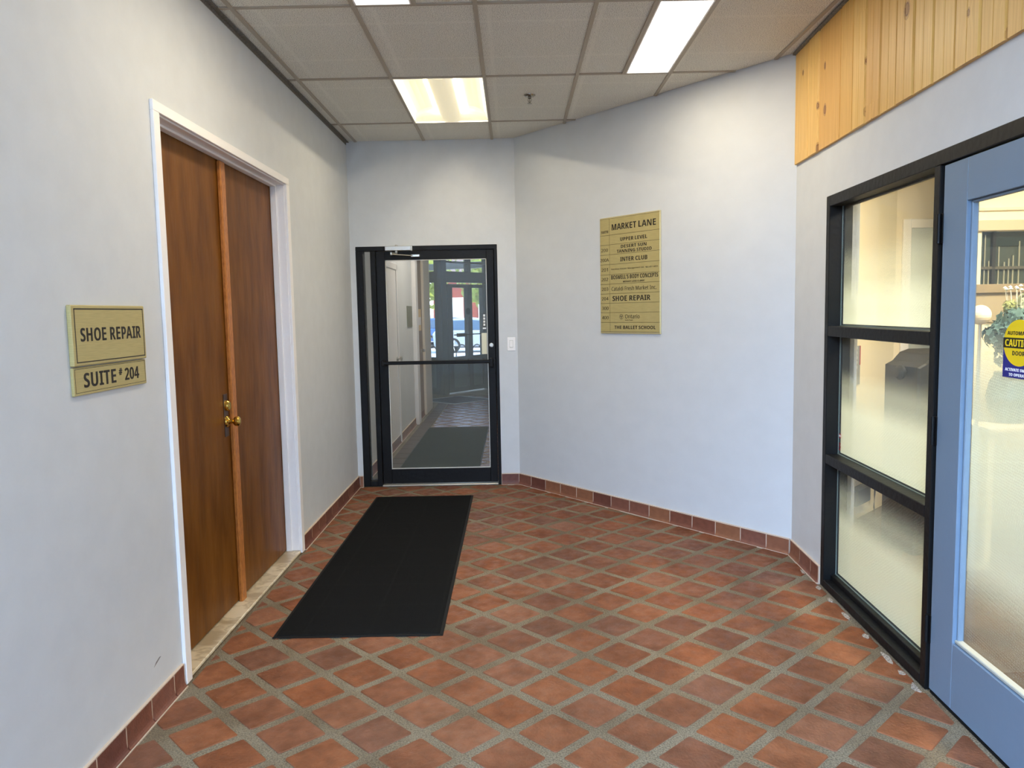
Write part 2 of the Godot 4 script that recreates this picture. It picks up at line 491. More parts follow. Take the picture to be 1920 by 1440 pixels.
func shell():
	var t := H + 0.12
	wall("wall_left", frame(Vector2(LX, 0), Vector2(0, -1)), -7.98, 0.40, t, [[-3.70, -1.81, 0.0, 2.47]], 0.16, M.wall, "pale grey-blue painted wall with the wooden double door")
	wall("wall_far", frame(Vector2(0, FZ), Vector2(1, 0)), -0.03, 1.72, t, [[0.18, 1.46, 0.0, 2.206]], 0.14, M.wall, "narrow pale wall at the end of the passage around the glazed door")
	wall("wall_angled", frame(P1, P2 - P1), 0.0, 2.82, t, [], 0.14, M.wall, "pale blue-grey diagonal wall carrying the brass directory board")
	var rf := frame(P2, RB - P2)
	var wr := wall("wall_right", rf, 0.0, 5.92, t, [[0.552, 2.86, 0.0, 2.192]], 0.16, M.wall, "pale grey wall over the black framed glazing, pine boards above")
	# knotty pine boards on the upper part of the right wall
	var edges := [0.0, 0.255, 0.43, 0.753, 0.925, 1.085, 1.247, 1.417, 1.582, 1.744, 1.915, 2.088, 2.246, 2.42, 2.59]
	while edges[-1] < 5.7: edges.append(edges[-1] + 0.168)
	for i in edges.size() - 1:
		var g := Geo.new()
		var a: float = edges[i] + (0.003 if i % 2 == 0 else 0.0015)
		var b: float = edges[i + 1] - (0.003 if i % 3 == 0 else 0.0015)
		var proud := 0.016 + (0.004 if i % 3 == 1 else 0.0) + rng.randf() * 0.002
		var y0 := 2.463
		var y1 := H + 0.03
		var c := 0.008
		var off := Vector2(rng.randf(), rng.randf())
		# face with eased long edges; a shallow bead down the middle of the wide boards
		var prof: Array
		var mid := (a + b) / 2
		if b - a > 0.15 and i > 3:
			prof = [Vector2(a, 0), Vector2(a, proud - c), Vector2(a + c, proud), Vector2(mid - 0.003, proud), Vector2(mid, proud - 0.003), Vector2(mid + 0.003, proud), Vector2(b - c, proud), Vector2(b, proud - c), Vector2(b, 0)]
		else:
			prof = [Vector2(a, 0), Vector2(a, proud - c), Vector2(a + c, proud), Vector2(b - c, proud), Vector2(b, proud - c), Vector2(b, 0)]
		for k in prof.size() - 1:
			var p: Vector2 = prof[k]
			var q: Vector2 = prof[k + 1]
			var n := Vector3(-(q.y - p.y), 0, q.x - p.x).normalized()
			var vs := [Vector3(p.x, y0, p.y), Vector3(q.x, y0, q.y), Vector3(q.x, y1, q.y), Vector3(p.x, y1, p.y)]
			for idx in [0, 2, 1, 0, 3, 2]:
				g.v(vs[idx], n, Vector2((vs[idx].x - a) / 2.4 + off.x, vs[idx].y / 1.2 + off.y))
		for k in range(1, prof.size() - 1):
			g.tri(Vector3(prof[0].x, y0, prof[0].y), Vector3(prof[k].x, y0, prof[k].y), Vector3(prof[k + 1].x, y0, prof[k + 1].y), Vector3.DOWN)
		put(g, "plank", M.pine[rng.randi() % 4], wr)
	# the hall behind the camera: two storeys high, open to daylight through a tall glazed front
	var th := 8.0
	wall("wall_rear_left", frame(Vector2(LX, 7.98), Vector2(-1, 0)), 0.0, 2.8, th, [], 0.14, M.wall, "pale wall turning left behind the camera")
	wall("wall_rear_right", frame(Vector2(3.9, 7.98), Vector2(-1, 0)), 0.0, 0.80, th, [], 0.14, M.wall, "pale wall turning right behind the camera")
	wall("wall_rear_upper", frame(Vector2(3.24, 7.98), Vector2(-1, 0)), -0.2, 3.24, th, [[-0.19, 3.23, 0.0, H + 0.12]], 0.14, M.wall, "upper wall of the tall hall behind the camera")
	wall("wall_rear_side", frame(Vector2(3.8, 13.0), Vector2(0, -1)), 0.0, 5.02, th, [], 0.14, M.wall, "pale side wall of the hall behind the camera")
	wall("wall_rear_front", frame(Vector2(3.9, 13.0), Vector2(-1, 0)), 0.0, 6.6, th, [[2.6, 6.4, 3.0, th - 0.1]], 0.14, M.wall, "front wall of the hall behind the camera with a high window")
	wall("wall_rear_end", frame(Vector2(-2.6, 7.9), Vector2(0, 1)), 0.0, 5.2, th, [], 0.14, M.wall, "left end wall of the hall behind the camera")
	# high window of frosted daylight glass: each bay a bright pane with its own soft light
	var gf := base("window_1", frame(Vector2(1.3, 13.06), Vector2(-1, 0)))
	tag(gf, "high frosted daylight window of the tall hall behind the camera", "window", "", "structure")
	var bays := 3
	for i in bays + 1:
		slab(Vector3(i * 3.8 / bays - 0.03, 3.0, -0.05), Vector3(i * 3.8 / bays + 0.03, th - 0.1, 0.05), "mullion", M.black, gf, 0.003)
	for y in [3.03, 5.4, th - 0.13]:
		slab(Vector3(0, y - 0.03, -0.045), Vector3(3.8, y + 0.03, 0.045), "rail", M.black, gf, 0.003)
	for i in bays:
		slab(Vector3(i * 3.8 / bays + 0.03, 3.06, -0.012), Vector3((i + 1) * 3.8 / bays - 0.03, th - 0.16, 0.0), "pane", glow(DAY, 3.0), gf)
		var l := AreaLight3D.new()
		l.name = "day_light"
		l.area_size = Vector2(3.8 / bays - 0.08, 4.7)
		l.light_energy = DAY_ENERGY / bays; l.light_color = DAY
		l.area_range = 40.0; l.area_attenuation = 2.0
		l.shadow_enabled = true
		l.transform = Transform3D(Basis(Vector3.UP, PI), Vector3((i + 0.5) * 3.8 / bays, 5.45, 0.06))
		gf.add_child(l, true)
	var hc := slab(Vector3(-2.8, th, 7.8), Vector3(4.0, th + 0.2, 13.2), "ceiling_hall", M.panel)
	tag(hc, "high ceiling of the hall behind the camera", "ceiling", "", "structure")

func glazing(parent: Node, x0: float, x1: float, y0: float, y1: float, n: int, rails: Array, m):
	var w := 0.03
	for i in n + 1:
		var x := lerpf(x0 + w, x1 - w, i / float(n))
		slab(Vector3(x - w, y0, -0.05), Vector3(x + w, y1, 0.05), "mullion", m, parent, 0.003)
	for y in [y0 + w, y1 - 0.08] + rails:
		slab(Vector3(x0, y - w, -0.045), Vector3(x1, y + w, 0.045), "rail", m, parent, 0.003)
	slab(Vector3(x0, y0, -0.006), Vector3(x1, y1, 0.0), "pane", M.glass, parent)

func clip_to(poly: PackedVector2Array, room: PackedVector2Array) -> PackedVector2Array:
	var r := Geometry2D.intersect_polygons(poly, room)
	var best := PackedVector2Array()
	for p in r:
		if not Geometry2D.is_polygon_clockwise(p) and p.size() > best.size():
			best = p
	return best

func poly_area(p: PackedVector2Array) -> float:
	var s := 0.0
	for i in p.size():
		s += p[i].cross(p[(i + 1) % p.size()])
	return absf(s) / 2

func floors():
	var room := PackedVector2Array(ROOM)
	var f := slab(Vector3(-2.8, -0.2, -0.30), Vector3(6.4, -0.0035, 13.2), "floor", M.grout)
	tag(f, "terracotta quarry tile floor laid on the diagonal with wide grey joints", "floor", "", "structure")
	var shrunk := PackedVector2Array([Vector2(0.155, -0.135), Vector2(1.622, -0.135), Vector2(3.345, 2.075), Vector2(3.265, 4.0), Vector2(3.09, 7.98), Vector2(0.155, 7.98)])
	var whole := Geo.new()
	whole.prism(tile_poly(), Vector3.ZERO, Vector3.RIGHT, Vector3.BACK, Vector3.UP, -0.006, 0.0, 0.0025)
	var whole_mesh := whole.done()
	var rest := Geo.new()
	var rest_n := 0
	var ang := 0.8067
	var du := Vector2(cos(ang), sin(ang))
	var dv := Vector2(-sin(ang), cos(ang))
	for i in range(-40, 41):
		for j in range(-40, 41):
			var c := Vector2(1.5608, 3.8192) + du * (i + 0.5) * PITCH + dv * (j + 0.5) * PITCH
			if c.x < -0.1 or c.x > 3.6 or c.y < -0.4 or c.y > 8.1:
				continue
			var jit := Vector2(rng.randf_range(-1, 1), rng.randf_range(-1, 1)) * 0.0035
			var turn := ang + rng.randf_range(-1, 1) * 0.012
			var dy := rng.randf_range(-0.0008, 0.0006)
			var pick: int = rng.randi() % 9
			c += jit
			var poly := PackedVector2Array()
			for p in tile_poly():
				poly.append(c + p.rotated(turn))
			var cut := clip_to(poly, shrunk)
			var a := poly_area(cut) if cut.size() > 2 else 0.0
			if a < 0.0012:
				continue
			if c.y > 4.75:
				rest.prism(cut, Vector3(0, dy, 0), Vector3.RIGHT, Vector3.BACK, Vector3.UP, -0.006, 0.0, 0.0025)
				rest_n += 1
			elif a > 0.0372:
				put(whole_mesh, "tile", M.tiles[pick], f, Transform3D(Basis(Vector3.UP, -turn), Vector3(c.x, dy, c.y)))
			else:
				var g := Geo.new()
				var cc := Vector3(c.x, 0, c.y)
				var loc := PackedVector2Array()
				for p in cut: loc.append(p - c)
				g.prism(loc, Vector3.ZERO, Vector3.RIGHT, Vector3.BACK, Vector3.UP, -0.006, 0.0, 0.0025)
				put(g, "tile", M.tiles[pick], f, Transform3D(Basis(), Vector3(c.x, dy, c.y)))
	tag(put(rest, "tile_field", M.tiles[0], f), "", "", "", "stuff")
	# crumbled pale mortar along the foot of the black window frame
	var rf := frame(P2, RB - P2)
	for q in [[0.34, 0.05], [0.62, 0.04], [0.80, 0.03], [1.02, 0.045], [1.28, 0.03], [1.52, 0.06], [1.66, 0.03], [1.80, 0.05]]:
		var pg := PackedVector2Array()
		for k in 7:
			var an := TAU * k / 7.0
			pg.append(Vector2(q[0] + cos(an) * q[1] * rng.randf_range(0.6, 1.3), 0.035 + sin(an) * 0.016 * rng.randf_range(0.5, 1.2)))
		var mg := Geo.new()
		mg.prism(pg, Vector3.ZERO, Vector3.RIGHT, Vector3.BACK, Vector3.UP, -0.004, 0.0015 + rng.randf() * 0.001, 0.001)
		put(mg, "mortar_patch", M.chip, f, rf)

func base_run(called: String, t: Transform3D, x0: float, x1: float, joints: Array, label: String):
	var o := base(called, t)
	tag(o, label, "baseboard", "", "structure")
	var g := Geo.new()
	g.box(Vector3(x0, 0, 0.0), Vector3(x1, 0.101, 0.0112))
	g.box(Vector3(x0, 0.098, 0.0), Vector3(x1, 0.1035, 0.0125), 0.001)
	g.box(Vector3(x0, -0.003, 0.0), Vector3(x1, 0.0025, 0.0255))
	put(g, "grout", M.basegrout, o)
	var prof := PackedVector2Array([Vector2(0.0, 0.0), Vector2(0.021, 0.0), Vector2(0.022, 0.004), Vector2(0.017, 0.010), Vector2(0.0135, 0.020), Vector2(0.012, 0.035), Vector2(0.012, 0.094), Vector2(0.009, 0.098), Vector2(0.0, 0.098)])
	for i in joints.size() - 1:
		var a: float = joints[i] + 0.0035
		var b: float = joints[i + 1] - 0.0035
		if b - a < 0.01: continue
		var h := Geo.new()
		h.prism(prof, Vector3((a + b) / 2, 0.0015, 0), Vector3.BACK, Vector3.UP, Vector3.RIGHT, -(b - a) / 2, (b - a) / 2, 0.001)
		put(h, "tile", M.bases[rng.randi() % M.bases.size()], o)

func steps(a: float, b: float, d: float) -> Array:
	var r := [a]
	while r[-1] + d < b - 0.03: r.append(r[-1] + d)
	r.append(b)
	return r

func baseboards():
	var lf := frame(Vector2(LX, 0), Vector2(0, -1))
	base_run("baseboard_left", lf, -1.775, 0.157, steps(-1.775, 0.157, 0.205), "low terracotta tile skirting between wooden door and far corner")
	base_run("baseboard_near", lf, -7.9, -3.735, steps(-7.935, -3.735, 0.205), "low terracotta tile skirting on the left wall before the wooden door")
	var ff := frame(Vector2(0, FZ), Vector2(1, 0))
	base_run("baseboard_far", ff, 0.145, 0.18, [0.145, 0.18], "small piece of tile skirting left of the glazed door")
	base_run("baseboard_end", ff, 1.462, 1.626, [1.462, 1.626], "single skirting tile between the glazed door and the angled wall")
	base_run("baseboard_angled", frame(P1, P2 - P1), 0.006, 2.81, [0.0, 0.18, 0.38, 0.581, 0.786, 0.991, 1.199, 1.402, 1.608, 1.814, 2.023, 2.229, 2.438, 2.641, 2.812], "low terracotta tile skirting along the diagonal wall")
	base_run("baseboard_right", frame(P2, RB - P2), 0.01, 0.545, [0.01, 0.2, 0.405, 0.535], "short tile skirting beside the black window frame")

func ceilings():
	var c := slab(Vector3(-2.7, H + 0.12, -10.5), Vector3(7.6, H + 0.3, 7.84), "ceiling", M.panel)
	tag(c, "suspended ceiling of speckled grey-beige tiles in a metal grid", "ceiling", "", "structure")
	var room := PackedVector2Array([Vector2(0.152, -0.150), Vector2(1.628, -0.150), Vector2(3.353, 2.066), Vector2(3.329, 2.6), Vector2(3.075, 7.97), Vector2(0.152, 7.97)])
	var xs := []
	var zs := []
	for i in range(-1, 7): xs.append(0.218 + 0.6096 * i)
	for r in range(-5, 4): zs.append(2.937 - 1.2192 * r)
	zs.sort(); xs.sort()
	var tw := 0.0115
	var lights := light_cells()
	for i in xs.size() - 1:
		for k in zs.size() - 1:
			var x0: float = xs[i]
			var x1: float = xs[i + 1]
			var z0: float = zs[k]
			var z1: float = zs[k + 1]
			var cell := PackedVector2Array([Vector2(x0, z0), Vector2(x1, z0), Vector2(x1, z1), Vector2(x0, z1)])
			var skip := false
			for l in lights:
				var lx: float = l[0]
				if absf((z0 + z1) / 2 - l[1]) < 0.3 and lx > x0 and lx < x1:
					if l[2]: skip = true                      # full 2 x 4 light
					else:                                      # half-width light: keep the other half as a narrow tile
						if lx > (x0 + x1) / 2: x1 = (x0 + x1) / 2
						else: x0 = (x0 + x1) / 2
						cell = PackedVector2Array([Vector2(x0, z0), Vector2(x1, z0), Vector2(x1, z1), Vector2(x0, z1)])
						var xm: float = x1 if lx > x1 else x0
						slab(Vector3(xm - tw, H, z0), Vector3(xm + tw, H + 0.03, z1), "tee", M.tee, c)
			if skip: continue
			var cut := clip_to(cell, room)
			if cut.size() < 3 or poly_area(cut) < 0.003: continue
			var g := Geo.new()
			var cen := Vector2.ZERO
			for p in cut: cen += p / cut.size()
			var loc := PackedVector2Array()
			for p in cut: loc.append(p - cen)
			g.prism(loc, Vector3.ZERO, Vector3.RIGHT, Vector3.BACK, Vector3.UP, 0.022, 0.006, 0.0)
			var tilt := Basis()
			put(g, "panel", M.panel, c, Transform3D(tilt, Vector3(cen.x, H + (0.004 if (i + k) % 3 == 0 else 0.0015), cen.y)))
	# grid: main tees along the passage, cross tees over it
	for x in xs:
		var seg := Geometry2D.intersect_polyline_with_polygon(PackedVector2Array([Vector2(x, -1), Vector2(x, 8.2)]), room)
		for s in seg:
			var a := minf(s[0].y, s[1].y)
			var b := maxf(s[0].y, s[1].y)
			slab(Vector3(x - tw, H, a), Vector3(x + tw, H + 0.035, b), "tee", M.tee, c, 0.001)
	for z in zs:
		var seg := Geometry2D.intersect_polyline_with_polygon(PackedVector2Array([Vector2(-1, z), Vector2(4, z)]), room)
		for s in seg:
			var a := minf(s[0].x, s[1].x)
			var b := maxf(s[0].x, s[1].x)
			slab(Vector3(a, H + 0.001, z - tw), Vector3(b, H + 0.034, z + tw), "tee", M.tee, c, 0.001)
	# wall angle on the left wall, and the thin trim under the boards
	var g2 := Geo.new()
	g2.box(Vector3(LX, H - 0.022, FZ), Vector3(LX + 0.003, H + 0.002, 7.9), 0.0008)
	g2.box(Vector3(LX, H - 0.001, FZ), Vector3(LX + 0.028, H + 0.001, 7.9))
	put(g2, "wall_angle", M.angle, c)
	var rf := frame(P2, RB - P2)
	slab(Vector3(0.0, H - 0.012, 0.0), Vector3(5.9, H + 0.004, 0.034), "wall_angle", M.angle, c, 0.002, rf)

func light_cells() -> Array:      # [x, z of the cell middle, whether it fills the cell]
	return [[1.1324, 1.1072, true], [2.5035, 2.3266, false], [0.9800, 3.5458, false], [2.5035, 6.0, false], [0.98, 7.2034, false]]

func lamps():
	var warm := Color(1.0, 0.93, 0.80)
	var labels := ["", "bright narrow light panel in the ceiling over the directory board", "bright narrow light panel cut by the top edge of the photo", "narrow light panel in the ceiling behind the camera, right", "narrow light panel in the ceiling behind the camera, left"]
	var k := 0
	for l in light_cells():
		if l[2]:
			var o := base("ceiling_light", Transform3D(Basis(), Vector3(l[0], H, l[1])))
			tag(o, "recessed ceiling light with a rounded white centre basket and two curved troughs", "light")
			var hx := 0.292
			var hz := 0.597
			# two curved reflector lobes, closed by quarter-dome ends
			var g := Geo.new()
			for s in [-1.0, 1.0]:
				for a in 10:
					var t0 := PI * a / 10.0
					var t1 := PI * (a + 1) / 10.0
					var x0: float = s * (hx * 0.5 - hx * 0.5 * cos(t0))
					var x1: float = s * (hx * 0.5 - hx * 0.5 * cos(t1))
					var y0 := 0.012 + 0.085 * sin(t0)
					var y1 := 0.012 + 0.085 * sin(t1)
					g.quad(Vector3(x0, y0, -hz), Vector3(x1, y1, -hz), Vector3(x1, y1, hz), Vector3(x0, y0, hz), Vector3.DOWN)
					for e in [-1.0, 1.0]:
						for b in 5:
							var f0 := cos(PI / 2 * b / 5.0)
							var f1 := cos(PI / 2 * (b + 1) / 5.0)
							var w0: float = e * (hz - 0.16 * (1 - f0) * sin(t0))
							# end cheek leaning in towards the trough
							var za: float = e * (hz - 0.12 * sin(PI / 2 * b / 5.0) * sin(t0))
							var zb: float = e * (hz - 0.12 * sin(PI / 2 * (b + 1) / 5.0) * sin(t0))
							var zc: float = e * (hz - 0.12 * sin(PI / 2 * (b + 1) / 5.0) * sin(t1))
							var zd: float = e * (hz - 0.12 * sin(PI / 2 * b / 5.0) * sin(t1))
							var hgt := func(tt, q): return 0.012 + 0.085 * sin(tt) * (q / 5.0)
							g.quad(Vector3(x0, hgt.call(t0, b), za), Vector3(x0, hgt.call(t0, b + 1), zb), Vector3(x1, hgt.call(t1, b + 1), zc), Vector3(x1, hgt.call(t1, b), zd), Vector3(0, -0.3, -e))
			put(g, "reflector", glow(Color(1.0, 0.94, 0.72), 0.55), o)
			var fr := Geo.new()
			for s in [-1.0, 1.0]:
				fr.box(Vector3(s * hx, 0.0, -hz - 0.004), Vector3(s * (hx + 0.006), 0.03, hz + 0.004))
				fr.box(Vector3(-hx - 0.006, 0.0, s * hz), Vector3(hx + 0.006, 0.03, s * (hz + 0.006)))
			put(fr, "trim_frame", M.white, o)
			var bk := Geo.new()
			for a in 12:
				var t0 := PI * a / 12.0
				var t1 := PI * (a + 1) / 12.0
				var n0 := Vector3(-cos(t0), -sin(t0), 0)
				var n1 := Vector3(-cos(t1), -sin(t1), 0)
				var r := 0.105
				var A := Vector3(-cos(t0) * r, 0.088 - sin(t0) * 0.086, -hz + 0.03)
				var B := Vector3(-cos(t1) * r, 0.088 - sin(t1) * 0.086, -hz + 0.03)
				var zz := Vector3(0, 0, 2 * hz - 0.06)
				bk.tri(A, B, Vector3(0, 0.088, A.z), Vector3(0, 0, -1)); bk.tri(A + zz, B + zz, Vector3(0, 0.088, A.z) + zz, Vector3(0, 0, 1))
				bk.tri(A, B, B + zz, n0, n1, n1)
				bk.tri(A, B + zz, A + zz, n0, n1, n0)
			put(bk, "basket", glow(Color(1.0, 0.94, 0.74), 0.52), o)
			for s in [-1.0, 1.0]:
				slab(Vector3(s * 0.12 - 0.011, 0.080, -hz + 0.05), Vector3(s * 0.12 + 0.011, 0.086, hz - 0.05), "lamp_tube", glow(Color(1.0, 0.95, 0.76), 3.0), o)
				area(Vector3(s * 0.12, 0.078, 0), Vector2(0.022, 1.08), 0.95, warm, o)
		else:
			var o := base("ceiling_light", Transform3D(Basis(), Vector3(l[0], H, l[1])))
			tag(o, labels[k], "light")
			slab(Vector3(-0.133, 0.004, -0.594), Vector3(0.133, 0.02, 0.594), "diffuser", glow(Color(1.0, 0.98, 0.94), 2.0), o)
			var fr := Geo.new()
			for s in [-1.0, 1.0]:
				fr.box(Vector3(s * 0.133, 0.001, -0.598), Vector3(s * 0.141, 0.025, 0.598))
				fr.box(Vector3(-0.141, 0.001, s * 0.594), Vector3(0.141, 0.025, s * 0.598))
			put(fr, "light_frame", M.white, o)
			area(Vector3(0, -0.003, 0), Vector2(0.26, 1.18), 1.8 if l[1] < 4.0 else 0.7, warm, o)
		k += 1

# ------------------------------------------------------------------ left: flush wooden double door
func wooden_door():
	var o := base("door_1", frame(Vector2(LX, 0), Vector2(0, -1)))
	tag(o, "flush brown wooden double door in a white painted frame", "door", "", "structure")
	var a := -3.66
	var b := -1.85
	var top := 2.44
	# jamb lining with stop, head
	var g := Geo.new()
	for s in [[a - 0.04, a], [b, b + 0.04]]:
		g.box(Vector3(s[0], 0.017, -0.16), Vector3(s[1], top, 0.0), 0.002)
	g.box(Vector3(a - 0.04, top, -0.16), Vector3(b + 0.04, top + 0.03, 0.0), 0.002)
	put(g, "jamb", M.white, o)
	var st := Geo.new()
	st.box(Vector3(a, 0.017, -0.088), Vector3(a + 0.012, top - 0.012, -0.05), 0.002)
	st.box(Vector3(b - 0.012, 0.017, -0.088), Vector3(b, top - 0.012, -0.05), 0.002)
	st.box(Vector3(a, top - 0.012, -0.088), Vector3(b, top, -0.05), 0.002)
	put(st, "door_stop", M.white, o)
	var cs := Geo.new()
	cs.box(Vector3(a - 0.062, 0.0, 0.0), Vector3(a - 0.006, top + 0.006, 0.016), 0.002)
	cs.box(Vector3(b + 0.006, 0.0, 0.0), Vector3(b + 0.068, top + 0.006, 0.016), 0.002)
	cs.box(Vector3(a - 0.062, top + 0.006, 0.0), Vector3(b + 0.068, top + 0.05, 0.016), 0.002)
	put(cs, "casing", M.white, o)
	slab(Vector3(a - 0.003, 0.0, -0.16), Vector3(b + 0.003, 0.017, 0.006), "threshold", M.marble, o, 0.004)
	var mid := -2.755
	var la := slab(Vector3(a + 0.004, 0.024, -0.132), Vector3(mid - 0.003, top - 0.006, -0.09), "leaf", M.wood, o, 0.002)
	var lb := slab(Vector3(mid + 0.003, 0.024, -0.132), Vector3(b - 0.004, top - 0.006, -0.09), "leaf", M.wood, o, 0.002)
	slab(Vector3(mid - 0.022, 0.004, -0.09), Vector3(mid + 0.045, top - 0.016, -0.066), "astragal", M.strip, lb, 0.006)
	var x := -2.822
	slab(Vector3(x - 0.03, 0.955, -0.09), Vector3(x + 0.028, 1.185, -0.0865), "lock_plate", M.plate, la, 0.001)
	var k := Geo.new()
	k.lathe([Vector2(0.0, 0.0), Vector2(0.031, 0.0), Vector2(0.031, 0.004), Vector2(0.027, 0.010), Vector2(0.016, 0.013), Vector2(0.012, 0.018), Vector2(0.011, 0.034), Vector2(0.016, 0.038), Vector2(0.024, 0.045), Vector2(0.0275, 0.055), Vector2(0.027, 0.064), Vector2(0.021, 0.071), Vector2(0.010, 0.0745), Vector2(0.0, 0.075)], Vector3(x, 1.036, -0.087), Vector3.BACK, 28)
	put(k, "knob", M.brass, la)
	var d := Geo.new()
	d.lathe([Vector2(0.0, 0.0), Vector2(0.029, 0.0), Vector2(0.028, 0.012), Vector2(0.022, 0.020), Vector2(0.0, 0.021)], Vector3(x, 1.122, -0.087), Vector3.BACK, 24)
	d.box(Vector3(x - 0.003, 1.115, -0.067), Vector3(x + 0.003, 1.129, -0.0645))
	put(d, "deadbolt", M.brass, la)
	# dark closed space behind the leaves
	slab(Vector3(a - 0.1, 0, -0.3), Vector3(b + 0.1, 2.6, -0.165), "backing", M.dark, o)

# ------------------------------------------------------------------ far end: glazed aluminium door
func glazed_door():
	var o := base("door_2", frame(Vector2(0, FZ), Vector2(1, 0)))
	tag(o, "black aluminium glass door with narrow sidelight at the passage end", "door", "", "structure")
	var g := Geo.new()
	var z0 := -0.11
	var z1 := 0.004
	for s in [[0.18, 0.243], [0.311, 0.357], [1.433, 1.462]]:
		g.box(Vector3(s[0], 0, z0), Vector3(s[1], 2.166, z1), 0.003)
	g.box(Vector3(0.18, 2.166, z0), Vector3(1.462, 2.206, z1), 0.003)
	g.box(Vector3(0.243, 0, z0), Vector3(0.311, 0.05, z1), 0.003)
	put(g, "frame", M.black, o)
	slab(Vector3(0.24, 0.04, -0.06), Vector3(0.315, 2.17, -0.054), "sidelight_pane", M.glass, o)
	slab(Vector3(0.357, 0.0, -0.1), Vector3(1.433, 0.014, 0.02), "threshold", M.alu, o, 0.004)
	var x0 := 0.361
	var x1 := 1.429
	var gx0 := 0.443
	var gx1 := 1.362
	var gy0 := 0.158
	var gy1 := 2.082
	var y0 := 0.022
	var y1 := 2.16
	for s in [[x0, gx0], [gx1, x1]]:
		slab(Vector3(s[0], y0, -0.055), Vector3(s[1], y1, -0.010), "stile", M.black, o, 0.003)
	slab(Vector3(gx0, y0, -0.055), Vector3(gx1, gy0, -0.010), "rail", M.black, o, 0.003)
	slab(Vector3(gx0, gy1, -0.055), Vector3(gx1, y1, -0.010), "rail", M.black, o, 0.003)
	slab(Vector3(gx0 - 0.01, gy0 - 0.01, -0.036), Vector3(gx1 + 0.01, gy1 + 0.01, -0.030), "pane", M.glass, o)
	var b := Geo.new()
	b.box(Vector3(gx0, gy0, -0.03), Vector3(gx0 + 0.006, gy1, -0.014))
	b.box(Vector3(gx1 - 0.006, gy0, -0.03), Vector3(gx1, gy1, -0.014))
	b.box(Vector3(gx0, gy0, -0.03), Vector3(gx1, gy0 + 0.006, -0.014))
	b.box(Vector3(gx0, gy1 - 0.006, -0.03), Vector3(gx1, gy1, -0.014))
	put(b, "glazing_bead", M.gasket, o)
	var p := Geo.new()
	p.box(Vector3(0.395, 1.134, 0.045), Vector3(1.40, 1.166, 0.072), 0.006)
	p.box(Vector3(0.392, 1.125, -0.012), Vector3(0.42, 1.175, 0.074), 0.004)
	p.box(Vector3(1.375, 1.10, -0.012), Vector3(1.405, 1.178, 0.076), 0.004)
	put(p, "push_bar", M.black, o)
	var lk := Geo.new()
	lk.lathe([Vector2(0.0, 0.0), Vector2(0.020, 0.0), Vector2(0.020, 0.006), Vector2(0.015, 0.010), Vector2(0.0, 0.0105)], Vector3(1.393, 1.295, -0.010), Vector3.BACK, 20)
	put(lk, "lock_cylinder", M.alu, o)
	var cl := Geo.new()
	cl.box(Vector3(0.455, 2.163, 0.004), Vector3(0.69, 2.203, 0.05), 0.004)
	cl.box(Vector3(0.685, 2.158, 0.003), Vector3(0.70, 2.207, 0.054), 0.003)
	cl.lathe([Vector2(0.0, 0.0), Vector2(0.013, 0.0), Vector2(0.013, 0.006), Vector2(0.007, 0.014), Vector2(0.0, 0.015)], Vector3(0.555, 2.203, 0.028), Vector3.UP, 12)
	put(cl, "closer_body", M.alu, o)
	var arm := Geo.new()
	arm.lathe([Vector2(0.014, 0.0), Vector2(0.012, -0.016), Vector2(0.009, -0.028), Vector2(0.0, -0.028)], Vector3(0.555, 2.163, 0.03), Vector3.UP, 12)
	arm.tube([Vector3(0.555, 2.142, 0.03), Vector3(0.52, 2.134, 0.11)], 0.0055, 8)
	arm.lathe([Vector2(0.0, 0.008), Vector2(0.010, 0.008), Vector2(0.010, -0.014), Vector2(0.0, -0.014)], Vector3(0.52, 2.134, 0.11), Vector3.UP, 12)
	arm.tube([Vector3(0.52, 2.126, 0.11), Vector3(0.70, 2.116, 0.03)], 0.0045, 8)
	arm.box(Vector3(0.685, 2.104, -0.010), Vector3(0.765, 2.127, 0.034), 0.004)
	put(arm, "closer_arm", M.steel, o)
	# push plate and small label stuck to the glass beside the lock stile
	var s1 := base("card", frame(Vector2(0, FZ), Vector2(1, 0)))
	tag(s1, "cream blank card fixed to the door glass above the push bar", "card")
	slab(Vector3(1.304, 1.212, -0.040), Vector3(1.352, 1.406, -0.0365), "sheet", mat(rgb(240, 232, 196), 0.6), s1, 0.001)
	var s2 := base("door_sticker", frame(Vector2(0, FZ), Vector2(1, 0)))
	tag(s2, "small upright black sticker with white marks on the end door glass", "sticker")
	slab(Vector3(1.313, 1.44, -0.0385), Vector3(1.351, 1.585, -0.0365), "sheet", M.ink, s2)
	for i in 4:
		slab(Vector3(1.323, 1.556 - i * 0.028, -0.0365), Vector3(1.340, 1.576 - i * 0.028, -0.036), "mark", M.paper, s2)
	slab(Vector3(1.317, 1.442, -0.0365), Vector3(1.347, 1.456, -0.036), "mark", M.paper, s2)

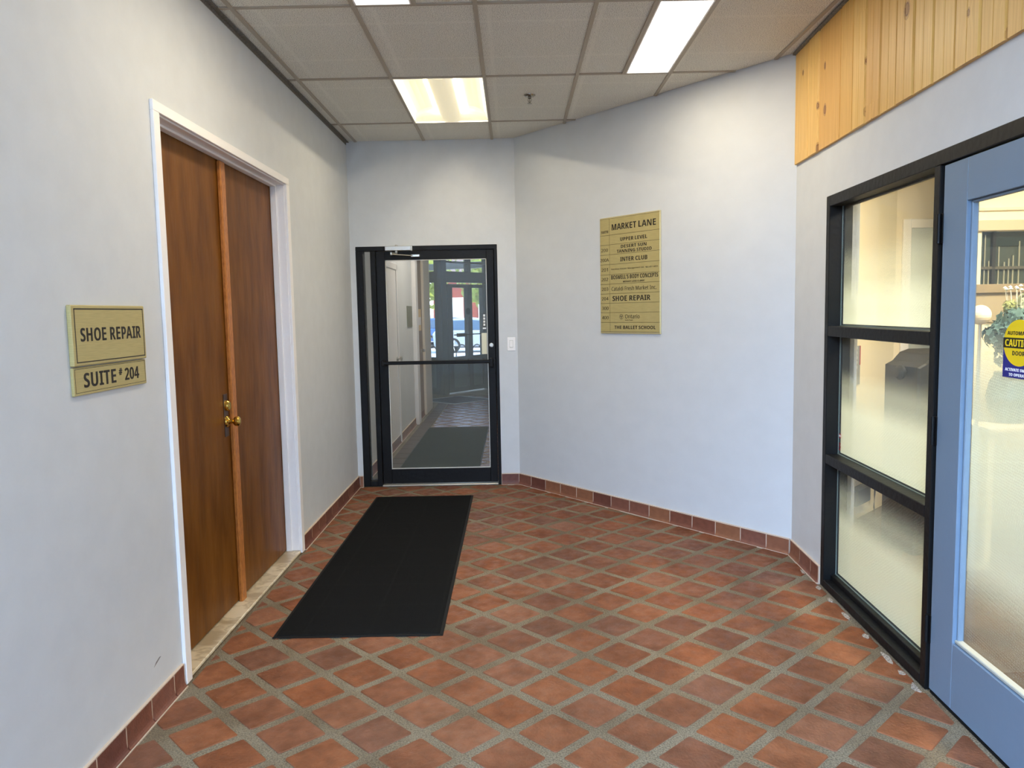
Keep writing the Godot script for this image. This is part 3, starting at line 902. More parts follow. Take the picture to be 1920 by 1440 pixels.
# ------------------------------------------------------------------ right: black framed sidelight and blue door
func right_front():
	var rf := frame(P2, RB - P2)
	var o := base("window_3", rf)
	tag(o, "black metal framed sidelight of three stacked frosted panes", "window", "", "structure")
	var z0 := -0.12
	var z1 := 0.006
	var st := Geo.new()
	st.box(Vector3(0.552, 0.0, z0), Vector3(0.602, 2.192, z1), 0.003)
	st.box(Vector3(1.764, 0.0, z0), Vector3(1.812, 2.135, z1), 0.003)
	put(st, "post", M.black, o)
	slab(Vector3(0.602, 2.135, z0), Vector3(2.86, 2.192, z1), "head", M.black, o, 0.003)
	for r in [[1.428, 1.484], [0.716, 0.768]]:
		slab(Vector3(0.602, r[0], z0), Vector3(1.764, r[1], z1), "rail", M.black, o, 0.003)
	var sl := Geo.new()
	sl.box(Vector3(0.602, 0.0, z0), Vector3(1.764, 0.045, z1), 0.003)
	sl.box(Vector3(0.602, 0.045, z0), Vector3(1.764, 0.075, -0.035), 0.003)
	put(sl, "sill_rail", M.black, o)
	var k := 0
	for pn in [[1.484, 2.135], [0.768, 1.428], [0.075, 0.716]]:
		var pane := slab(Vector3(0.602, pn[0], -0.072), Vector3(1.764, pn[1], -0.066), "pane", M.glass, o)
		var b := Geo.new()
		for s in [[0.602, 0.612], [1.754, 1.764]]:
			b.box(Vector3(s[0], pn[0], -0.090), Vector3(s[1], pn[1], -0.074))
		b.box(Vector3(0.602, pn[0], -0.090), Vector3(1.764, pn[0] + 0.010, -0.074))
		b.box(Vector3(0.602, pn[1] - 0.010, -0.090), Vector3(1.764, pn[1], -0.074))
		put(b, "glazing_bead", M.black, pane)
		var gk := Geo.new()
		gk.box(Vector3(0.602, pn[0], -0.066), Vector3(0.605, pn[1], -0.062))
		gk.box(Vector3(0.602, pn[0], -0.066), Vector3(1.764, pn[0] + 0.004, -0.060))
		put(gk, "gasket", M.glassedge, pane)
		var f := Geo.new()
		var q := [Vector3(0.612, pn[0] + 0.01, -0.0735), Vector3(1.754, pn[0] + 0.01, -0.0735), Vector3(1.754, pn[1] - 0.01, -0.0735), Vector3(0.612, pn[1] - 0.01, -0.0735)]
		var uv := [Vector2(0, 1), Vector2(1, 1), Vector2(1, 0), Vector2(0, 0)]
		for idx in [0, 2, 1, 0, 3, 2]: f.v(q[idx], Vector3.BACK, uv[idx])
		put(f, "frosted_film", M[["film_a", "film_b", "film_c"][k]], pane)
		k += 1
	var ws := base("window_sticker", rf)
	tag(ws, "tiny red and white sticker at the left edge of the middle pane", "sticker")
	slab(Vector3(0.607, 0.862, -0.066), Vector3(0.636, 0.885, -0.0655), "red_mark", M.red, ws)
	slab(Vector3(0.610, 0.868, -0.0655), Vector3(0.633, 0.879, -0.0652), "white_mark", M.paper, ws)
	for i in 5:
		slab(Vector3(0.607 + (i % 2) * 0.006, 0.792 + i * 0.009, -0.066), Vector3(0.630 + (i % 3) * 0.004, 0.797 + i * 0.009, -0.0655), "red_mark", M.red, ws)
	# far jamb of the door opening, outside the frame
	slab(Vector3(2.81, 0.0, z0), Vector3(2.86, 2.135, z1), "post", M.black, o, 0.003)
	# blue door
	var d := base("door_3", rf)
	tag(d, "blue painted door with a tall glass panel beside the sidelight", "door", "", "structure")
	var x0 := 1.834
	var x1 := 2.80
	var gx0 := 2.006
	var gx1 := 2.63
	for s in [[x0, gx0], [gx1, x1]]:
		slab(Vector3(s[0], 0.018, -0.045), Vector3(s[1], 2.128, 0.0), "stile", M.blue, d, 0.002)
	slab(Vector3(gx0, 0.018, -0.045), Vector3(gx1, 0.283, 0.0), "rail", M.blue, d, 0.002)
	slab(Vector3(gx0, 1.972, -0.045), Vector3(gx1, 2.128, 0.0), "rail", M.blue, d, 0.002)
	var bd := Geo.new()
	for s in [[gx0, gx0 + 0.014], [gx1 - 0.014, gx1]]:
		bd.box(Vector3(s[0], 0.283, -0.036), Vector3(s[1], 1.972, -0.014), 0.003)
	bd.box(Vector3(gx0, 1.962, -0.036), Vector3(gx1, 1.972, -0.014), 0.003)
	put(bd, "glazing_bead", mat(rgb(124, 144, 162), 0.45), d)
	slab(Vector3(gx0, 0.285, -0.036), Vector3(gx1, 0.299, -0.008), "sill_bead", mat(rgb(176, 180, 172), 0.5), d, 0.003)
	var pane := slab(Vector3(gx0, 0.283, -0.042), Vector3(gx1, 1.972, -0.037), "pane", M.glass, d)
	var f := Geo.new()
	var q := [Vector3(gx0 + 0.004, 0.287, -0.0435), Vector3(gx1 - 0.004, 0.287, -0.0435), Vector3(gx1 - 0.004, 1.968, -0.0435), Vector3(gx0 + 0.004, 1.968, -0.0435)]
	var uv := [Vector2(0, 1), Vector2(1, 1), Vector2(1, 0), Vector2(0, 0)]
	for idx in [0, 2, 1, 0, 3, 2]: f.v(q[idx], Vector3.BACK, uv[idx])
	put(f, "frosted_film", M.film_d, pane)
	for y in [1.83, 1.03, 0.21]:
		var h := Geo.new()
		h.lathe([Vector2(0, 0), Vector2(0.008, 0), Vector2(0.008, 0.115), Vector2(0, 0.115)], Vector3(1.820, y, 0.010), Vector3.UP, 10)
		h.box(Vector3(1.806, y, -0.01), Vector3(1.838, y + 0.115, 0.003), 0.001)
		put(h, "hinge", M.black, d)
	# door closer gap: dark strip under the door
	slab(Vector3(x0, 0.0, -0.1), Vector3(x1, 0.010, -0.005), "threshold", M.rubber, d)
	# caution sticker on the blue door glass
	var c := base("caution_sticker", rf)
	tag(c, "yellow oval and blue caution sticker on the glass of the blue door", "sticker")
	var cx := 2.298
	var cz := -0.0365
	var sheet := PackedVector2Array([Vector2(cx - 0.09, 1.338), Vector2(cx + 0.09, 1.338), Vector2(cx + 0.09, 1.46), Vector2(cx - 0.09, 1.46)])
	var gs := Geo.new()
	gs.prism(sheet, Vector3.ZERO, Vector3.RIGHT, Vector3.UP, Vector3.BACK, cz, cz + 0.0006)
	put(gs, "sheet", M.navy, c)
	var ov := PackedVector2Array()
	for i in 40: ov.append(Vector2(cx + 0.089 * cos(TAU * i / 40), 1.458 + 0.079 * sin(TAU * i / 40)))
	var go := Geo.new()
	go.prism(ov, Vector3.ZERO, Vector3.RIGHT, Vector3.UP, Vector3.BACK, cz, cz + 0.0012)
	put(go, "oval", M.yellow, c)
	slab(Vector3(cx - 0.09, 1.44, cz), Vector3(cx + 0.09, 1.475, cz + 0.0018), "band", M.ink, c)
	words("AUTOMATIC", cx, 1.491, 0.135, 0.013, cz + 0.0014, M.ink, c)
	words("CAUTION", cx, 1.4575, 0.155, 0.024, cz + 0.0022, M.yellow, c)
	words("DOOR", cx, 1.423, 0.07, 0.015, cz + 0.0014, M.ink, c)
	words("ACTIVATE SWITCH", cx, 1.366, 0.15, 0.010, cz + 0.001, M.paper, c)
	words("TO OPERATE", cx, 1.349, 0.105, 0.010, cz + 0.001, M.paper, c)

# ------------------------------------------------------------------ plaques, directory, switch, sprinkler, mat
func wall_things():
	var lf := frame(Vector2(LX, 0), Vector2(0, -1))
	var a := base("door_plaque", lf)
	tag(a, "brass plaque reading SHOE REPAIR beside the wooden double door", "sign")
	var x0 := -4.425
	var x1 := -3.912
	slab(Vector3(x0, 1.441, 0.0), Vector3(x1, 1.646, 0.016), "plate", M.gold, a, 0.003)
	var r := Geo.new()
	var ring := [[x0 + 0.018, x1 - 0.012, 1.452, 1.4555], [x0 + 0.018, x1 - 0.012, 1.631, 1.635]]
	for q in ring: r.box(Vector3(q[0], q[2], 0.016), Vector3(q[1], q[3], 0.0166))
	for x in [x0 + 0.018, x1 - 0.016]: r.box(Vector3(x, 1.452, 0.016), Vector3(x + 0.004, 1.635, 0.0166))
	put(r, "border", M.ink, a)
	words("SHOE REPAIR", (x0 + x1) / 2 + 0.006, 1.546, 0.425, 0.046, 0.0164, M.ink, a)
	var b := base("suite_plaque", lf)
	tag(b, "smaller brass plaque reading SUITE 204, mounted directly under SHOE REPAIR", "sign")
	slab(Vector3(x0, 1.342, 0.0), Vector3(x1, 1.437, 0.010), "plate", M.gold, b, 0.002)
	var r2 := Geo.new()
	for y in [1.351, 1.431]: r2.box(Vector3(x0 + 0.01, y, 0.010), Vector3(x1 - 0.008, y + 0.0015, 0.0105))
	for x in [x0 + 0.01, x1 - 0.0095]: r2.box(Vector3(x, 1.351, 0.010), Vector3(x + 0.0015, 1.4325, 0.0105))
	put(r2, "border", M.ink, b)
	words("SUITE", x0 + 0.17, 1.391, 0.215, 0.05, 0.0104, M.ink, b)
	words("#", x0 + 0.312, 1.403, 0.026, 0.026, 0.0104, M.ink, b)
	words("204", x0 + 0.398, 1.391, 0.11, 0.046, 0.0104, M.ink, b)
	# small scuff on the left wall
	var sc := Geo.new()
	sc.prism(PackedVector2Array([Vector2(-3.982, 0.200), Vector2(-3.955, 0.207), Vector2(-3.915, 0.219), Vector2(-3.93, 0.222), Vector2(-3.96, 0.214)]), Vector3.ZERO, Vector3.RIGHT, Vector3.UP, Vector3.BACK, 0.0, 0.0004)
	put(sc, "scuff", mat(rgb(128, 124, 124), 0.8), get_node("wall_left"))
	# directory
	var o := base("directory_board", frame(P1, P2 - P1))
	tag(o, "tall brass tenant directory headed MARKET LANE on the angled wall", "sign")
	var u0 := 1.097
	var w := 0.627
	var y1 := 2.314
	var hh := 0.905
	slab(Vector3(u0, y1 - hh, 0.0), Vector3(u0 + w, y1, 0.012), "backplate", M.goldedge, o, 0.002)
	var rows := [0.012, 0.152, 0.234, 0.319, 0.403, 0.490, 0.572, 0.655, 0.737, 0.818, 0.903, 0.984]
	for i in rows.size() - 1:
		slab(Vector3(u0 + 0.004, y1 - rows[i + 1] * hh + 0.001, 0.012), Vector3(u0 + w - 0.004, y1 - rows[i] * hh - 0.001, 0.0145), "strip", M.gold, o, 0.0006)
	var ln := Geo.new()
	for v in rows: ln.box(Vector3(u0 + 0.004, y1 - v * hh - 0.0009, 0.012), Vector3(u0 + w - 0.004, y1 - v * hh + 0.0009, 0.0147))
	ln.box(Vector3(u0 + 0.172 * w, y1 - 0.984 * hh, 0.012), Vector3(u0 + 0.172 * w + 0.0018, y1 - 0.012 * hh, 0.0149))
	put(ln, "divider", M.inkline, o)
	var T := [
		["MARKET", 0.420, 0.088, 0.41, 0.050, true], ["LANE", 0.800, 0.088, 0.275, 0.050, true], ["SUITE", 0.092, 0.122, 0.125, 0.020, true], ["UPPER LEVEL", 0.58, 0.197, 0.44, 0.029, true],
		["DESERT SUN", 0.58, 0.258, 0.42, 0.026, true], ["TANNING STUDIO", 0.585, 0.297, 0.57, 0.026, true], ["INTER CLUB", 0.58, 0.366, 0.445, 0.034, true],
		["Hamilton Houses' Management Ltd.", 0.475, 0.447, 0.55, 0.016, false], ["905-851-4413", 0.87, 0.447, 0.19, 0.013, false], ["BOSWELL'S BODY CONCEPTS", 0.585, 0.515, 0.77, 0.034, true], ["WEIGHT LOSS CLINIC", 0.58, 0.556, 0.36, 0.014, true],
		["Cataldi Fresh Market Inc.", 0.575, 0.614, 0.74, 0.034, false], ["SHOE REPAIR", 0.535, 0.697, 0.63, 0.042, true], ["Ontario", 0.555, 0.852, 0.24, 0.034, false], ["Early Years", 0.50, 0.884, 0.13, 0.010, true],
		["THE BALLET SCHOOL", 0.59, 0.945, 0.68, 0.028, true],
		["200", 0.086, 0.278, 0.115, 0.028, false], ["200A", 0.084, 0.363, 0.15, 0.028, false], ["201", 0.086, 0.447, 0.112, 0.028, false], ["202", 0.088, 0.530, 0.115, 0.028, false],
		["203", 0.090, 0.614, 0.112, 0.028, false], ["204", 0.090, 0.697, 0.115, 0.028, false], ["300", 0.090, 0.780, 0.115, 0.028, false], ["400", 0.090, 0.862, 0.115, 0.028, false]]
	for q in T:
		words(q[0], u0 + q[1] * w, y1 - q[2] * hh, q[3] * w, q[4] * 0.93, 0.0148, M.ink, o, q[5])
	# round flower emblem before «Ontario»
	var em := Geo.new()
	var ec := Vector3(u0 + 0.37 * w, y1 - 0.855 * hh, 0.0147)
	for i in 28:
		var p := Vector3(cos(TAU * i / 28), sin(TAU * i / 28), 0)
		var q := Vector3(cos(TAU * (i + 1) / 28), sin(TAU * (i + 1) / 28), 0)
		em.quad(ec + p * 0.0205, ec + q * 0.0205, ec + q * 0.0178, ec + p * 0.0178, Vector3.BACK)
	for k in 3:
		var an := PI / 2 + PI + TAU * k / 3
		var d := Vector3(cos(an), sin(an), 0)
		var e := Vector3(-d.y, d.x, 0)
		var pts := [ec + d * 0.002, ec + d * 0.008 + e * 0.0062, ec + d * 0.0155, ec + d * 0.008 - e * 0.0062]
		em.face(pts, Vector3.BACK)
	put(em, "emblem", M.ink, o)
	# light switch
	var ff := frame(Vector2(0, FZ), Vector2(1, 0))
	var s := base("light_switch", ff)
	tag(s, "white rocker light switch plate right of the glazed end door", "switch")
	slab(Vector3(1.539, 1.240, 0.0), Vector3(1.613, 1.363, 0.006), "plate", M.white, s, 0.003)
	slab(Vector3(1.559, 1.268, 0.006), Vector3(1.593, 1.336, 0.0075), "recess", M.gasket, s, 0.0005)
	slab(Vector3(1.562, 1.272, 0.006), Vector3(1.590, 1.332, 0.011), "rocker", M.white, s, 0.002)
	# sprinkler
	var p := base("sprinkler", Transform3D(Basis(), Vector3(1.745, H + 0.006, 1.244)))
	tag(p, "chrome sprinkler head with escutcheon hanging from a ceiling tile", "sprinkler")
	var es := Geo.new()
	es.lathe([Vector2(0.042, 0.0), Vector2(0.041, -0.004), Vector2(0.032, -0.010), Vector2(0.020, -0.012), Vector2(0.012, -0.012)], Vector3.ZERO, Vector3.UP, 28)
	put(es, "escutcheon", M.chrome, p)
	var bo := Geo.new()
	bo.lathe([Vector2(0.012, -0.008), Vector2(0.012, -0.024), Vector2(0.008, -0.026), Vector2(0.0, -0.026)], Vector3.ZERO, Vector3.UP, 16)
	bo.tube([Vector3(0.010, -0.024, 0), Vector3(0.012, -0.034, 0), Vector3(0.006, -0.050, 0), Vector3(0, -0.056, 0)], 0.0024, 6)
	bo.tube([Vector3(-0.010, -0.024, 0), Vector3(-0.012, -0.034, 0), Vector3(-0.006, -0.050, 0), Vector3(0, -0.056, 0)], 0.0024, 6)
	bo.tube([Vector3(0, -0.026, 0), Vector3(0, -0.054, 0)], 0.0028, 8)
	put(bo, "head", M.chrome, p)
	var de := Geo.new()
	de.lathe([Vector2(0.0, -0.056), Vector2(0.016, -0.058), Vector2(0.0165, -0.060), Vector2(0.0, -0.062)], Vector3.ZERO, Vector3.UP, 18)
	put(de, "deflector", M.chrome, p)
	# black mat
	var m := base("floor_mat", Transform3D(Basis(), Vector3(0.795, 0, 1.766)))
	tag(m, "long black carpet mat lying before the glazed end door", "mat")
	var mp := PackedVector2Array([Vector2(-0.425, -1.483), Vector2(0.425, -1.483), Vector2(0.425, 1.483), Vector2(-0.425, 1.483)])
	var mr := Geo.new()
	mr.prism(mp, Vector3.ZERO, Vector3.RIGHT, Vector3.BACK, Vector3.UP, 0.001, 0.005, 0.003)
	put(mr, "rubber_edge", M.rubber, m)
	var mc := Geo.new()
	mc.prism(PackedVector2Array([Vector2(-0.408, -1.466), Vector2(0.408, -1.466), Vector2(0.408, 1.466), Vector2(-0.408, 1.466)]), Vector3.ZERO, Vector3.RIGHT, Vector3.BACK, Vector3.UP, 0.004, 0.0095, 0.003)
	put(mc, "carpet", M.mat, m)

# ------------------------------------------------------------------ the lit room behind the right-hand glazing
func right_room():
	var ch := 2.9
	var fg := Geo.new()
	fg.prism(PackedVector2Array([Vector2(3.44, 2.0), Vector2(4.85, 0.55), Vector2(7.2, 0.55), Vector2(7.2, 7.9), Vector2(3.17, 7.9)]), Vector3.ZERO, Vector3.RIGHT, Vector3.BACK, Vector3.UP, -0.003, 0.001)
	var f := put(fg, "floor_room", M.brownfloor)
	tag(f, "brown floor of the lit room behind the frosted panes", "floor", "", "structure")
	var cl := slab(Vector3(2.0, ch, -0.4), Vector3(7.3, ch + 0.1, 7.98), "ceiling_room", M.cream)
	cl.mesh = null
	var cg := Geo.new()
	cg.prism(PackedVector2Array([Vector2(3.45, 2.12), Vector2(4.85, 0.55), Vector2(7.2, 0.55), Vector2(7.2, 7.9), Vector2(3.26, 7.9)]), Vector3.ZERO, Vector3.RIGHT, Vector3.BACK, Vector3.UP, ch, ch + 0.1)
	cl.mesh = cg.done()
	tag(cl, "cream ceiling of the lit room behind the right wall", "ceiling", "", "structure")
	var wa := frame(Vector2(3.43, 1.983), Vector2(4.633, 0.745) - Vector2(3.43, 1.983))
	wall("wall_room_diagonal", wa, 0.0, 1.726, ch, [], 0.1, M.cream, "cream diagonal wall inside the room right of the passage")
	wall("wall_room_back", frame(Vector2(4.633, 0.745), Vector2(1, 0)), 0.0, 2.6, ch, [], 0.1, M.beige, "beige back wall of the room right of the passage")
	wall("wall_room_side", frame(Vector2(7.1, 0.6), Vector2(0, 1)), 0.0, 7.3, ch, [], 0.1, M.cream, "cream side wall of the room right of the passage")
	wall("wall_room_front", frame(Vector2(7.1, 7.84), Vector2(-1, 0)), 0.0, 3.95, ch, [], 0.1, M.cream, "cream front wall of the room right of the passage")
	# grey door lining just inside the frame
	var rf := frame(P2, RB - P2)
	var tr := base("trim_1", rf)
	tag(tr, "grey painted lining inside the sidelight opening", "trim", "", "structure")
	slab(Vector3(0.50, 0.0, -0.178), Vector3(0.552, 2.20, -0.122), "lining", M.grey, tr, 0.003)
	# white inner door with number on the back wall
	var d := base("door_4", frame(Vector2(4.677, 0.745), Vector2(1, 0)))
	tag(d, "pale door in a white casing at the back of the lit room", "door", "", "structure")
	var cs := Geo.new()
	cs.box(Vector3(0.0, 0.0, 0.0), Vector3(0.065, 2.26, 0.025), 0.004)
	cs.box(Vector3(0.78, 0.0, 0.0), Vector3(0.845, 2.26, 0.025), 0.004)
	cs.box(Vector3(0.065, 2.19, 0.0), Vector3(0.78, 2.26, 0.025), 0.004)
	put(cs, "casing", M.white, d)
	slab(Vector3(0.065, 0.01, 0.0), Vector3(0.78, 2.19, 0.012), "leaf", M.paleblue, d, 0.002)
	words("0", 0.238, 1.70, 0.05, 0.09, 0.0125, mat(rgb(120, 124, 120), 0.6), d, false)
	words("17", 0.238, 1.55, 0.05, 0.04, 0.0125, mat(rgb(120, 124, 120), 0.6), d, false)
	var pl := base("door_sign", frame(Vector2(4.677, 0.745), Vector2(1, 0)))
	tag(pl, "small dark blue-grey sign on the pale inner door", "sign")
	slab(Vector3(0.205, 1.40, 0.0122), Vector3(0.33, 1.478, 0.017), "plate", mat(rgb(86, 98, 112), 0.5), pl, 0.002)
	# red-edged notice on the diagonal wall
	var n := base("notice", wa)
	tag(n, "narrow grey notice with a red edge on the room's diagonal wall", "notice")
	slab(Vector3(0.905, 1.016, 0.0), Vector3(1.0, 1.30, 0.012), "board", M.grey, n, 0.002)
	slab(Vector3(0.985, 1.16, 0.012), Vector3(1.0, 1.30, 0.0135), "red_edge", M.red, n)
	for i in 5: slab(Vector3(0.92, 1.275 - i * 0.035, 0.012), Vector3(0.94, 1.295 - i * 0.035, 0.013), "print", M.paper, n)
	# adapter with a cord near the floor
	var ad := base("power_adapter", wa)
	tag(ad, "grey power adapter plugged in low behind the bottom pane", "adapter")
	slab(Vector3(0.85, 0.13, 0.0), Vector3(1.115, 0.26, 0.07), "body", mat(rgb(112, 122, 126), 0.5), ad, 0.012)
	slab(Vector3(0.86, 0.26, 0.0), Vector3(1.05, 0.33, 0.012), "outlet_plate", M.paper, ad, 0.002)
	var cd := Geo.new()
	cd.tube([Vector3(1.10, 0.23, 0.05), Vector3(1.15, 0.255, 0.06), Vector3(1.20, 0.25, 0.06), Vector3(1.235, 0.22, 0.055), Vector3(1.245, 0.15, 0.05), Vector3(1.235, 0.06, 0.05), Vector3(1.23, 0.006, 0.06)], 0.006, 8)
	put(cd, "cord", mat(rgb(92, 90, 84), 0.6), ad)
	# dark standing cabinet with a rounded shoulder and a knob
	var cb := base("cabinet", Transform3D(Basis(Vector3.UP, 0.1), Vector3(4.31, 0, 1.95)))
	tag(cb, "dark standing cabinet with sloping shoulder and side knob behind the middle pane", "cabinet")
	var prof := PackedVector2Array([Vector2(-0.22, 0), Vector2(0.10, 0), Vector2(0.10, 1.30), Vector2(-0.06, 1.30), Vector2(-0.12, 1.28), Vector2(-0.17, 1.225), Vector2(-0.22, 1.20)])
	var cbg := Geo.new()
	cbg.prism(prof, Vector3.ZERO, Vector3.RIGHT, Vector3.UP, Vector3.BACK, -0.18, 0.18, 0.01)
	put(cbg, "body", mat(rgb(24, 26, 28), 0.6), cb)
	var kn := Geo.new()
	kn.lathe([Vector2(0.012, 0), Vector2(0.012, 0.02), Vector2(0.044, 0.026), Vector2(0.05, 0.045), Vector2(0.03, 0.066), Vector2(0, 0.07)], Vector3(-0.22, 1.165, 0.05), Vector3.LEFT, 18)
	put(kn, "knob", mat(rgb(22, 24, 26), 0.6), cb)
	# partition with a dark barred window
	var pw := wall("wall_room_partition", frame(Vector2(4.74, 1.6), Vector2(1, 0)), 0.0, 2.36, ch, [[0.06, 2.0, 1.72, 2.08]], 0.08, M.cream, "partition with a dark barred window in the lit room")
	var w := base("window_4", frame(Vector2(4.74, 1.6), Vector2(1, 0)))
	tag(w, "dark interior window with pale bars and a rail seen through the blue door", "window", "", "structure")
	slab(Vector3(0.0, 2.08, 0.0), Vector3(2.2, 2.15, 0.03), "lintel", mat(rgb(196, 186, 160), 0.6), w, 0.004)
	slab(Vector3(0.0, 2.215, 0.0), Vector3(2.2, 2.235, 0.02), "moulding", M.beige, w, 0.003)
	slab(Vector3(0.06, 1.72, -0.07), Vector3(2.0, 2.08, -0.06), "pane", mat(rgb(62, 72, 66), 0.25), w)
	slab(Vector3(0.155, 1.72, -0.06), Vector3(0.178, 2.08, -0.03), "post", M.dark, w)
	slab(Vector3(0.178, 1.98, -0.06), Vector3(2.0, 2.04, -0.05), "post", mat(rgb(30, 44, 42), 0.3), w)
	for x in [0.075, 0.108, 0.138, 0.166, 0.205, 0.245, 0.275, 0.305, 0.345, 0.4]:
		slab(Vector3(x, 1.72, -0.055), Vector3(x + 0.007, 1.86 + 0.2 * fmod(x * 37.0, 1.0), -0.045), "bar", mat(rgb(150, 152, 134), 0.5), w)
	slab(Vector3(0.06, 1.822, -0.05), Vector3(2.0, 1.842, -0.03), "rail", mat(rgb(84, 82, 70), 0.5), w, 0.003)
	slab(Vector3(0.0, 1.66, 0.0), Vector3(2.2, 1.72, 0.05), "sill", mat(rgb(150, 136, 112), 0.6), w, 0.004)
	slab(Vector3(0.0, 1.46, 0.0), Vector3(2.2, 1.66, 0.02), "apron", mat(rgb(172, 160, 136), 0.6), w, 0.004)
	# round lamp shade and a vase of flowers
	var lp := base("floor_lamp", Transform3D(Basis(), Vector3(4.357, 0.0, 2.36)))
	tag(lp, "cream globe floor lamp half hidden by the blue door's stile", "lamp")
	var gl := Geo.new()
	var pr := []
	for i in 13: pr.append(Vector2(0.058 * sin(PI * i / 12.0), 1.524 - 0.058 * cos(PI * i / 12.0)))
	gl.lathe(pr, Vector3.ZERO, Vector3.UP, 24)
	put(gl, "shade", mat(rgb(244, 232, 206), 0.7), lp)
	var ls := Geo.new()
	ls.lathe([Vector2(0.11, 0.0), Vector2(0.11, 0.015), Vector2(0.012, 0.03), Vector2(0.010, 1.468), Vector2(0, 1.468)], Vector3.ZERO, Vector3.UP, 18)
	put(ls, "stand", M.steel, lp)
	var tb := base("table", Transform3D(Basis(), Vector3(4.78, 0, 2.08)))
	tag(tb, "pale table holding the vase of flowers", "table")
	slab(Vector3(-0.32, 0.81, -0.24), Vector3(0.5, 0.84, 0.24), "tabletop", M.beige, tb, 0.004)
	for q in [Vector2(-0.29, -0.2), Vector2(0.46, -0.2), Vector2(-0.29, 0.2), Vector2(0.46, 0.2)]:
		slab(Vector3(q.x - 0.02, 0.0, q.y - 0.02), Vector3(q.x + 0.02, 0.81, q.y + 0.02), "leg", M.beige, tb, 0.003)
	var va := base("flower_vase", Transform3D(Basis(), Vector3(4.715, 0.84, 2.1)))
	tag(va, "blue-grey vase of white and green flowers behind the caution sticker", "vase")
	var vg := Geo.new()
	vg.lathe([Vector2(0.0, 0), Vector2(0.06, 0), Vector2(0.11, 0.06), Vector2(0.135, 0.16), Vector2(0.115, 0.26), Vector2(0.09, 0.30), Vector2(0.095, 0.32), Vector2(0.08, 0.32), Vector2(0.0, 0.30)], Vector3.ZERO, Vector3.UP, 24)
	put(vg, "vase", mat(rgb(84, 116, 132), 0.35), va)
	var fl := [[Vector3(-0.05, 0.73, 0.05), 0.038, rgb(168, 178, 120)], [Vector3(0.06, 0.74, 0.06), 0.075, rgb(196, 206, 182)], [Vector3(-0.02, 0.62, 0.08), 0.10, rgb(84, 116, 116)], [Vector3(0.15, 0.66, 0.02), 0.09, rgb(120, 146, 130)], [Vector3(-0.10, 0.55, 0.03), 0.085, rgb(80, 112, 116)], [Vector3(0.08, 0.54, 0.10), 0.11, rgb(84, 118, 128)], [Vector3(0.0, 0.44, 0.08), 0.12, rgb(78, 112, 124)], [Vector3(0.15, 0.46, 0.02), 0.10, rgb(90, 122, 128)]]
	for q in fl:
		var bl := Geo.new()
		for i in 90:
			var up := 1.0 - 2.0 * (i + 0.5) / 90
			var th := i * 2.39996
			var n3 := Vector3(sqrt(1 - up * up) * cos(th), up, sqrt(1 - up * up) * sin(th))
			var cc: Vector3 = q[0] + n3 * q[1] * rng.randf_range(0.7, 1.12)
			n3 = (n3 + Vector3(rng.randf_range(-1, 1), rng.randf_range(-1, 1), rng.randf_range(-1, 1)) * 0.5).normalized()
			var u := n3.cross(Vector3(0.3, 0.9, 0.2)).normalized()
			var ww := n3.cross(u)
			var s: float = q[1] * rng.randf_range(0.25, 0.42)
			bl.tri(cc + u * s, cc + ww * s - u * s * 0.4, cc - ww * s - u * s * 0.4, n3)
			bl.tri(cc - u * s, cc + ww * s + u * s * 0.4, cc - ww * s + u * s * 0.4, n3)
		put(bl, "bloom", mat(q[2], 0.8), va)
	var sp := Geo.new()
	for i in 18:
		var th := i * 2.4
		var tip := Vector3(0.05 + cos(th) * 0.13, 0.82 + 0.05 * fmod(i * 0.37, 1.0), 0.05 + sin(th) * 0.08)
		sp.tube([Vector3(0.02, 0.32, 0.02), tip], 0.0015, 4)
		sp.lathe([Vector2(0, -0.011), Vector2(0.013, 0), Vector2(0, 0.011)], tip, Vector3.UP, 6)
	put(sp, "spray", M.paper, va)
	# coir mat inside the blue door
	var cm := base("door_mat", Transform3D(Basis(Vector3.UP, 0.045), Vector3(4.05, 0, 4.25)))
	tag(cm, "brown coir mat on the floor just inside the blue door", "mat")
	var cmg := Geo.new()
	cmg.prism(PackedVector2Array([Vector2(-0.42, -0.5), Vector2(0.42, -0.5), Vector2(0.42, 0.6), Vector2(-0.42, 0.6)]), Vector3.ZERO, Vector3.RIGHT, Vector3.BACK, Vector3.UP, 0.001, 0.014, 0.004)
	put(cmg, "pile", M.coir, cm)
	# ceiling lamp of this room
	var rl := base("ceiling_light", Transform3D(Basis(), Vector3(4.7, ch, 3.4)))
	tag(rl, "square ceiling light of the room behind the right wall, out of view", "light")
	slab(Vector3(-0.3, -0.03, -0.6), Vector3(0.3, 0.0, 0.6), "diffuser", glow(Color(1.0, 0.9, 0.66), 2.0), rl, 0.004)
	area(Vector3(0, -0.034, 0), Vector2(0.58, 1.18), 14.5, Color(1.0, 0.94, 0.80), rl)

